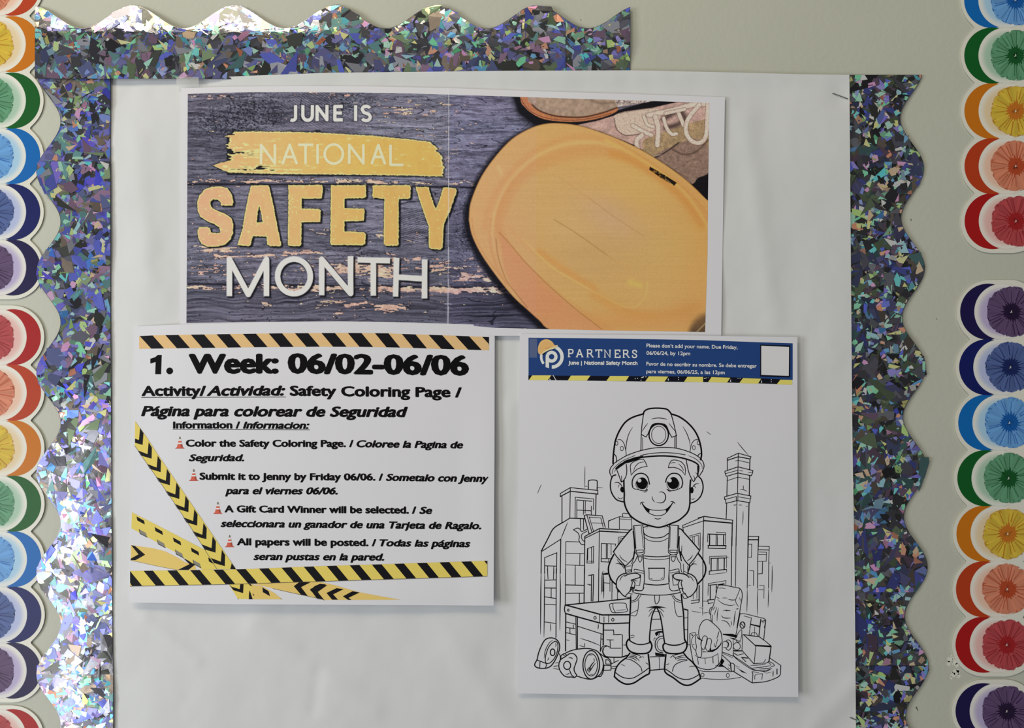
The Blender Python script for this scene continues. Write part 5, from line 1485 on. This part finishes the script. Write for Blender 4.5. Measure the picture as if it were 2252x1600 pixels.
ART['printed_bench_and_tools'] = [((1160, 1250, 6.155), '''
p16 515,490 765,465 985,445 1379,403
p18 515,490 1010,625 1375,622
s14 510,490 500,550 515,610
p18 515,605 780,680 1010,742 1200,740 1372,733
p9 975,625 975,725
p9 1035,650 1035,725
p9 1100,635 1098,725
e10 552,560 11,14
e10 914,664 16,18
e10 1155,690 16,19
p16 518,620 515,1110
p11 655,655 660,1085
p14 675,660 675,1080
p18 1028,745 1025,1030
p10 525,720 650,750
p10 620,760 620,805
p10 525,795 640,810
p10 575,810 575,875
p10 525,865 650,895
p11 685,780 1015,885
t11 710,940 850,985 985,1040
t10 705,1035 735,1047 770,1060
p9 770,1060 775,1010
t9 525,960 545,965 570,970
t11 960,745 958,790 950,820
p10 995,890 985,1110
p10 1000,950 1020,955
p11 1040,830 1165,830 1170,890
t14 1150,895 1220,892 1290,889
t11 1065,960 1120,962 1175,962
p10 1118,965 1122,1076 1265,1076
p11 1285,900 1283,1180
t9 1290,1032 1320,1032 1345,1031
s15 130,1230 150,1140 190,1040 240,960 310,935 380,950 425,1000 435,1070 410,1160 360,1260 310,1320 250,1345 160,1345 110,1325 98,1290 130,1230
S12 375,980 410,1020 405,1110 370,1200 310,1270 255,1280 240,1230 255,1140 300,1040
t10 225,1215 240,1110 290,1010 350,960
e15 340,1130 31,45
p12 130,1235 250,1280
p11 170,1250 165,1335
s11 250,1280 255,1310 240,1345
t10 380,1000 385,1030 380,1060
t10 290,1200 282,1220 270,1240
s12 430,1150 445,1190 440,1260
t10 345,1320 380,1318 415,1310
t9 345,1345 390,1355 430,1365
t9 370,1275 395,1273 415,1265
s14 525,1135 600,1105 700,1085 800,1078 880,1090 950,1120 1000,1190 1025,1270 1020,1350 990,1420 930,1470 860,1495 760,1480 665,1450
e15 862,1300 112,193
e11 862,1300 85,150
s14 565,1150 510,1190 440,1240 425,1330 460,1410 520,1460 600,1465 640,1470 665,1440 640,1400 630,1350 650,1290 670,1220 650,1170 610,1145 565,1150
e14 537,1308 47,55
t13 565,1350 580,1400 600,1440 640,1470
t12 555,1205 590,1205 615,1225
t11 515,1425 545,1425 570,1410
s12 450,1220 460,1170 520,1140
p9 470,1160 510,1180
p9 490,1145 530,1165
t15 820,1400 860,1310 910,1250
t12 830,1410 900,1300 925,1280
t11 805,1390 820,1350 850,1330
t11 895,1210 902,1225 905,1250
t11 860,1340 850,1370 835,1400
t9 830,1170 860,1165 880,1170
t9 840,1425 870,1430 890,1420
s14 950,1455 990,1455 1025,1390 1035,1300
s12 985,1120 1010,1060 1060,1040 1110,1060
s10 1020,1090 1040,1060 1085,1045
s17 1025,1080 1020,1130 1050,1180 1100,1195 1231,1198 1290,1192 1350,1170
s12 960,1130 1040,1190 1100,1215 1130,1260 1130,1310
P10 1060,1230 1100,1235 1130,1290 1060,1290
p12 1035,1305 1130,1310 1130,1370 1035,1375
s11 1130,1290 1170,1270 1231,1240
s10 1130,1330 1180,1320 1215,1320
s10 1130,1350 1190,1350
p9 1170,1205 1170,1260
'''), ((1320, 1290, 6.958), '''
S11 160,255 148,310 170,370 215,395 405,375 402,310 375,250
s10 190,260 200,330 235,395
t9 240,360 320,352 400,345
p12 800,495 930,490
p9 830,375 885,375
p10 780,665 945,648
s14 860,745 845,710 870,690 920,680 960,685
f 845,700 900,680 955,680 955,700 900,700 868,745 850,730
e10 893,718 16,20
s14 960,750 900,765 855,810 840,870 850,940 890,990 960,1010
s9 960,785 905,800 870,860 880,930 920,970 960,980
s9 820,820 830,780 845,785
f 838,1000 990,1030 985,1055 845,1055
p12 760,1070 990,1060
p9 900,1075 905,1130 905,1250
p16 765,1275 985,1255
p14 1342,350 1335,880
f 1275,328 1340,343 1345,365 1285,352
p10 1285,475 1335,472
p10 1290,655 1335,652
p10 1335,885 1380,885
'''), ((1520, 1180, 8.0), '''
s14 490,845 600,852 760,885 850,905 885,950 900,1030 885,1130 860,1280 850,1350 820,1500 805,1600
s12 490,845 460,900 440,1000 410,1130 385,1220 350,1300 345,1400 355,1490
s10 860,910 830,990 795,1070 780,1120 800,1180 830,1220
t13 650,1095 720,1110 790,1105
t11 430,1050 470,1070 500,1090
t12 460,1095 520,1150 600,1190 700,1205 780,1190
t9 545,1075 590,1072 640,1078
t9 470,900 540,900 610,912
f 780,1270 810,1258 838,1258 820,1275
t12 555,1305 600,1285 660,1300 700,1295
t10 590,1300 640,1300 680,1285
t11 420,1220 400,1260 380,1290
t11 455,1230 430,1300 405,1380
t12 480,1250 460,1350 455,1485
t14 525,1380 570,1420 640,1430 700,1425
t13 530,1470 600,1480 650,1520 690,1590
t15 780,1300 765,1400 745,1570
t11 710,1480 710,1520 708,1560
s12 375,1240 340,1250 320,1300 325,1350 345,1370
s10 370,1370 375,1500
t9 850,1060 860,1100 870,1130
s12 860,1350 960,1355 1100,1390 1270,1430
s13 1270,1430 1300,1450 1310,1470
p16 1310,1470 1290,1600
p16 1225,1450 1205,1600
p10 930,1390 1060,1425 1030,1600
p16 1045,1535 1205,1570
s12 1230,1480 1280,1475 1300,1460
'''), ((1500, 1340, 8.887), '''
e18 1180,300 48,62
p14 1145,265 1205,330
t10 1195,250 1215,280 1225,310
p14 1135,70 1050,500
p15 1635,205 1595,590
p18 1540,180 1500,520
p11 1355,165 1310,490
p16 1345,290 1515,335
p9 1420,330 1412,510
s12 1345,500 1360,460 1405,445 1450,460 1475,510
p9 1560,220 1585,260
p9 1600,220 1600,250
s15 770,490 750,420 690,340 600,260 540,210 480,195 410,220 350,310 325,430 335,530 365,590 400,600
s15 770,490 785,650 780,850 765,980 700,1090 610,1150 500,1170 380,1150 290,1110 220,1020 190,880 160,700 150,470
s12 150,470 240,445 270,465 250,500
f 170,480 220,490 200,520
s13 300,480 265,520 260,600 280,720 270,800 285,880 310,920 350,930 380,900 385,820 380,740 365,680 375,600
f 300,500 330,560 375,585 340,590 300,560
s11 240,500 195,560 185,650 215,740 270,800
s13 400,780 370,700 385,600 410,530 445,510 490,540 480,600 460,700 420,790
s13 490,800 455,740 480,650 500,570 540,560 575,600 560,700 540,780 500,815
f 540,800 565,740 570,790 660,760 740,680 770,620 765,680 690,770 600,825 400,832 400,812 500,822
t15 725,410 700,500 675,570
s11 700,570 670,660 650,730 625,660
p10 210,680 240,680
s11 310,935 440,945 560,930 650,890 700,860
p13 300,940 320,1065
p10 448,950 455,1060
p14 600,930 607,1045
p10 700,860 718,1050
s11 718,1050 690,1085 650,1100
t9 245,875 265,900 290,920
f 790,470 900,470 980,470 1070,500 1060,550 940,520 800,492
p11 1000,600 1000,900
s14 790,830 880,860 1000,910
s11 805,640 830,615 870,625 905,660 900,720 860,740 810,735
s14 850,620 890,590 930,600 965,660 960,730 920,790 880,780 850,740
s22 875,625 905,660 895,720
s12 1065,540 1090,470 1130,410 1165,395 1165,480 1150,580
s12 1040,550 1060,590 1110,615 1150,590
s12 1050,600 1090,635 1150,625
e13 1070,715 68,72
f 1000,790 1170,795 1170,815 1010,815
p13 1185,500 1170,800
f 920,540 1030,560 1040,592 990,580
p17 1185,485 1510,530
s15 1510,530 1620,610 1740,710
p17 1200,485 1430,700
f 1425,685 1735,700 1740,735 1430,715
p13 1440,710 1410,1050
p20 1740,720 1700,1000
p15 1175,800 1400,1055
s15 1400,1055 1550,1045 1650,1040 1700,1000
t12 1640,960 1615,1000 1590,1030
s13 1000,860 1020,910 1150,1000 1370,1150 1450,1180 1600,1195 1750,1150
p15 1000,840 1080,890
p13 1080,890 1200,860
p20 1175,935 1280,945
t15 1330,1090 1500,1080 1640,1060
t15 1360,1140 1500,1130 1740,1090
t16 1500,1160 1650,1150 1740,1130
s13 1000,900 1100,990 1350,1160 1480,1190 1620,1210
p14 1160,930 1250,1020
s13 1740,1110 1805,1090 1760,1040 1690,1010
p12 1680,1020 1740,1080
p14 1710,940 1930,1090
s17 1930,1090 1925,1180 1920,1260 1880,1310 1750,1370 1600,1410 1370,1430
p17 1370,1430 1010,1210
p14 1365,1210 1385,1260 1370,1430
p11 1420,1360 1420,1290 1450,1260 1570,1250 1560,1365
p11 1370,1210 1500,1230
t12 1600,1230 1680,1190 1730,1170
t17 1780,1190 1778,1250 1775,1310
p20 1855,1160 1855,1260
t9 1635,1245 1700,1228 1750,1215
t9 1035,1090 1080,1110 1130,1130
t10 1060,1130 1180,1200 1270,1250
f 1115,1180 1180,1200 1240,1240 1180,1225
p15 790,890 950,1040
p15 945,1045 1000,1050 1025,1080 1020,1200
p20 945,1045 960,1200
p15 960,1205 1020,1200
p16 780,1080 930,1195
f 770,940 790,960 830,1000 800,1050 780,1080 850,1130 780,1115 700,1115 750,1050
p9 790,850 990,940
t12 900,1070 920,1085 940,1100
t12 900,1130 920,1145 940,1160
s12 330,1190 450,1205 700,1208 960,1210
s12 350,1335 560,1355 780,1362 1000,1345 1150,1320
e11 398,1275 31,36
e11 893,1283 30,38
''')]
def draw_art(regions, hf, parent, name, label=None):
    ink = Ink(); whites = []
    for (ox, oy, sc), text in regions:
        T_ = lambda p: (ox + p[0] / sc, oy + p[1] / sc)
        for ln in text.strip().splitlines():
            w = ln.split(); k = w[0][0]; wd = float(w[0][1:] or 0) / sc
            if k == 'e' or k == 'w':
                c = [float(t) for t in w[1].split(',')]; r = [float(t) for t in w[2].split(',')]; r = r if len(r) > 1 else r * 2
                if k == 'w': whites.append((T_(c), r[0] / sc))
                else: ink.ribbon([T_((c[0] + r[0] * math.cos(a), c[1] + r[1] * math.sin(a))) for a in np.linspace(0, 2 * PI, 36, endpoint=False)], wd, closed=True)
                continue
            pts = [T_([float(t) for t in q.split(',')]) for q in w[1:]]
            if k == 's': ink.ribbon(catmull(pts, False, 5), wd)
            elif k == 'S': ink.ribbon(catmull(pts, True, 5), wd, closed=True)
            elif k == 't': ink.ribbon(catmull(pts, False, 5), wd, taper=True)
            elif k == 'p': ink.ribbon(pts, wd)
            elif k == 'P': ink.ribbon(pts, wd, closed=True)
            elif k == 'f': ink.poly([tuple(p) for p in pts])
            elif k == 'F': ink.poly([tuple(p) for p in catmull(pts, True, 4)])
    o = ink.build(name, hf, mm(.07), M_INK, parent, 14)
    if label: o['label'] = label
    for c, r in whites:
        g = Ink(); g.disc(*c, r, z=3, n=20); g.build('eye_glint', hf, mm(.07), M_PAPER, parent)
for nm, lb in (('printed_buildings', 'line drawing of flats, a roof tower and a tall chimney'), ('printed_bench_and_tools', 'line drawing of bench, goggles, bag, bucket and blocks'), ('printed_boy', 'line drawing of a smiling boy in helmet, dungarees and boots')):
    draw_art(ART[nm], h_col, page, nm, lb)
# ---------------------------------------------------------------- staples and tape
def staple(label, x0, y0, x1, y1, hf, lift=mm(.35), wire=mm(.5)):
    """bent wire: crown with two short legs going into the wall"""
    a = P(x0, y0, float(hf(x0, y0)) + lift); b = P(x1, y1, float(hf(x1, y1)) + lift); into = np.array([0, 1.0, 0]); d = (b - a) / np.linalg.norm(b - a)
    path = [a + into * mm(1.0), a + into * mm(.3), a + d * mm(.25), (a + b) / 2, b - d * mm(.25), b + into * mm(.3), b + into * mm(1.0)]
    o = bpy.data.objects.new('staple', None); bpy.data.objects.remove(o)
    V = []; F = []; n = 8; up = np.cross(d, into)
    for i, p in enumerate(path):
        t = path[min(i + 1, 6)] - path[max(i - 1, 0)]; t = t / np.linalg.norm(t); u = np.cross(t, up); u = u / np.linalg.norm(u); w = np.cross(t, u)
        for k in range(n): V.append(p + (u * math.cos(2 * PI * k / n) + w * math.sin(2 * PI * k / n)) * wire / 2)
    for i in range(6):
        for k in range(n): F.append([i * n + k, i * n + (k + 1) % n, (i + 1) * n + (k + 1) % n, (i + 1) * n + k])
    F += [list(range(n))[::-1], [6 * n + k for k in range(n)]]
    return tag(put('staple', V, F, M_STAPLE, None, tuple(path[3]), smooth=True), label, 'staple', 'staples holding the borders and the paper')
hL = lambda x, y: h_left(x, y)
staple('slanted staple at the foil corner, end of the top strip', 136, 185.5, 165.5, 165, h_top)
staple('flatter slanted staple just below the foil corner, top left', 171, 219, 206, 199.5, lambda x, y: h_left(x, y) - mm(.4))
staple('upright staple on the seam of the left foil border', 219.5, 1459, 219.5, 1495, hL)
staple('staple in the upper right corner of the white roll paper', 1831, 205, 1865, 217.5, h_roll)
staple('nearly level staple at the top of the right foil border', 1886, 190, 1920, 186.5, h_right)
staple('staple half on the cut end of the top foil border', 1326, 153, 1354, 146.5, lambda x, y: np.maximum(h_top(x, y), h_roll(x, y)))
staple('upright staple at the lowest seam of the right foil', 1895, 1446, 1895, 1480, h_right)
staple('staple at the bottom right edge of the white roll paper', 1870, 1577, 1884, 1583, h_roll, mm(.5))
M_TAPE2 = mat('thin_clear_tape', (0.8, 0.84, 0.9, 1), 0.3, alpha=0.07)
def tape(label, x0, y0, x1, y1, hf, ang=0, m_=M_TAPE):
    c, s = math.cos(ang), math.sin(ang); mx, my = (x0 + x1) / 2, (y0 + y1) / 2
    n = 6; V = []; F = []
    for lay in (0, 1):
        for j in range(n + 1):
            for i in range(n + 1):
                dx = (x0 - mx) + (x1 - x0) * i / n; dy = (y0 - my) + (y1 - y0) * j / n; px, py = mx + dx * c - dy * s, my + dx * s + dy * c
                V.append(P(px, py, float(hf(px, py)) + mm(.22) - lay * mm(.06)))
    m = (n + 1) ** 2; g = lambda i, j: j * (n + 1) + i
    for j in range(n):
        for i in range(n): F.append([g(i, j), g(i, j + 1), g(i + 1, j + 1), g(i + 1, j)]); F.append([m + g(i, j), m + g(i + 1, j), m + g(i + 1, j + 1), m + g(i, j + 1)])
    for i in range(n):
        F.append([g(i, 0), g(i + 1, 0), m + g(i + 1, 0), m + g(i, 0)]); F.append([g(i + 1, n), g(i, n), m + g(i, n), m + g(i + 1, n)])
        F.append([g(0, i + 1), g(0, i), m + g(0, i), m + g(0, i + 1)]); F.append([g(n, i), g(n, i + 1), m + g(n, i + 1), m + g(n, i)])
    return tag(put('sticky_tape', V, F, m_, None, tuple(P(mx, my, float(hf(mx, my))))), label, 'tape')
tape('piece of clear tape over the top edge of the white roll paper', 388, 169.5, 437, 190, lambda x, y: np.maximum(h_top(x, y), h_roll(x, y)) + mm(.1))
tape('small clear tape patch on the blue banner left of the logo', 1164, 744.5, 1181, 786, lambda x, y: h_col(x, y), 0, M_TAPE2)
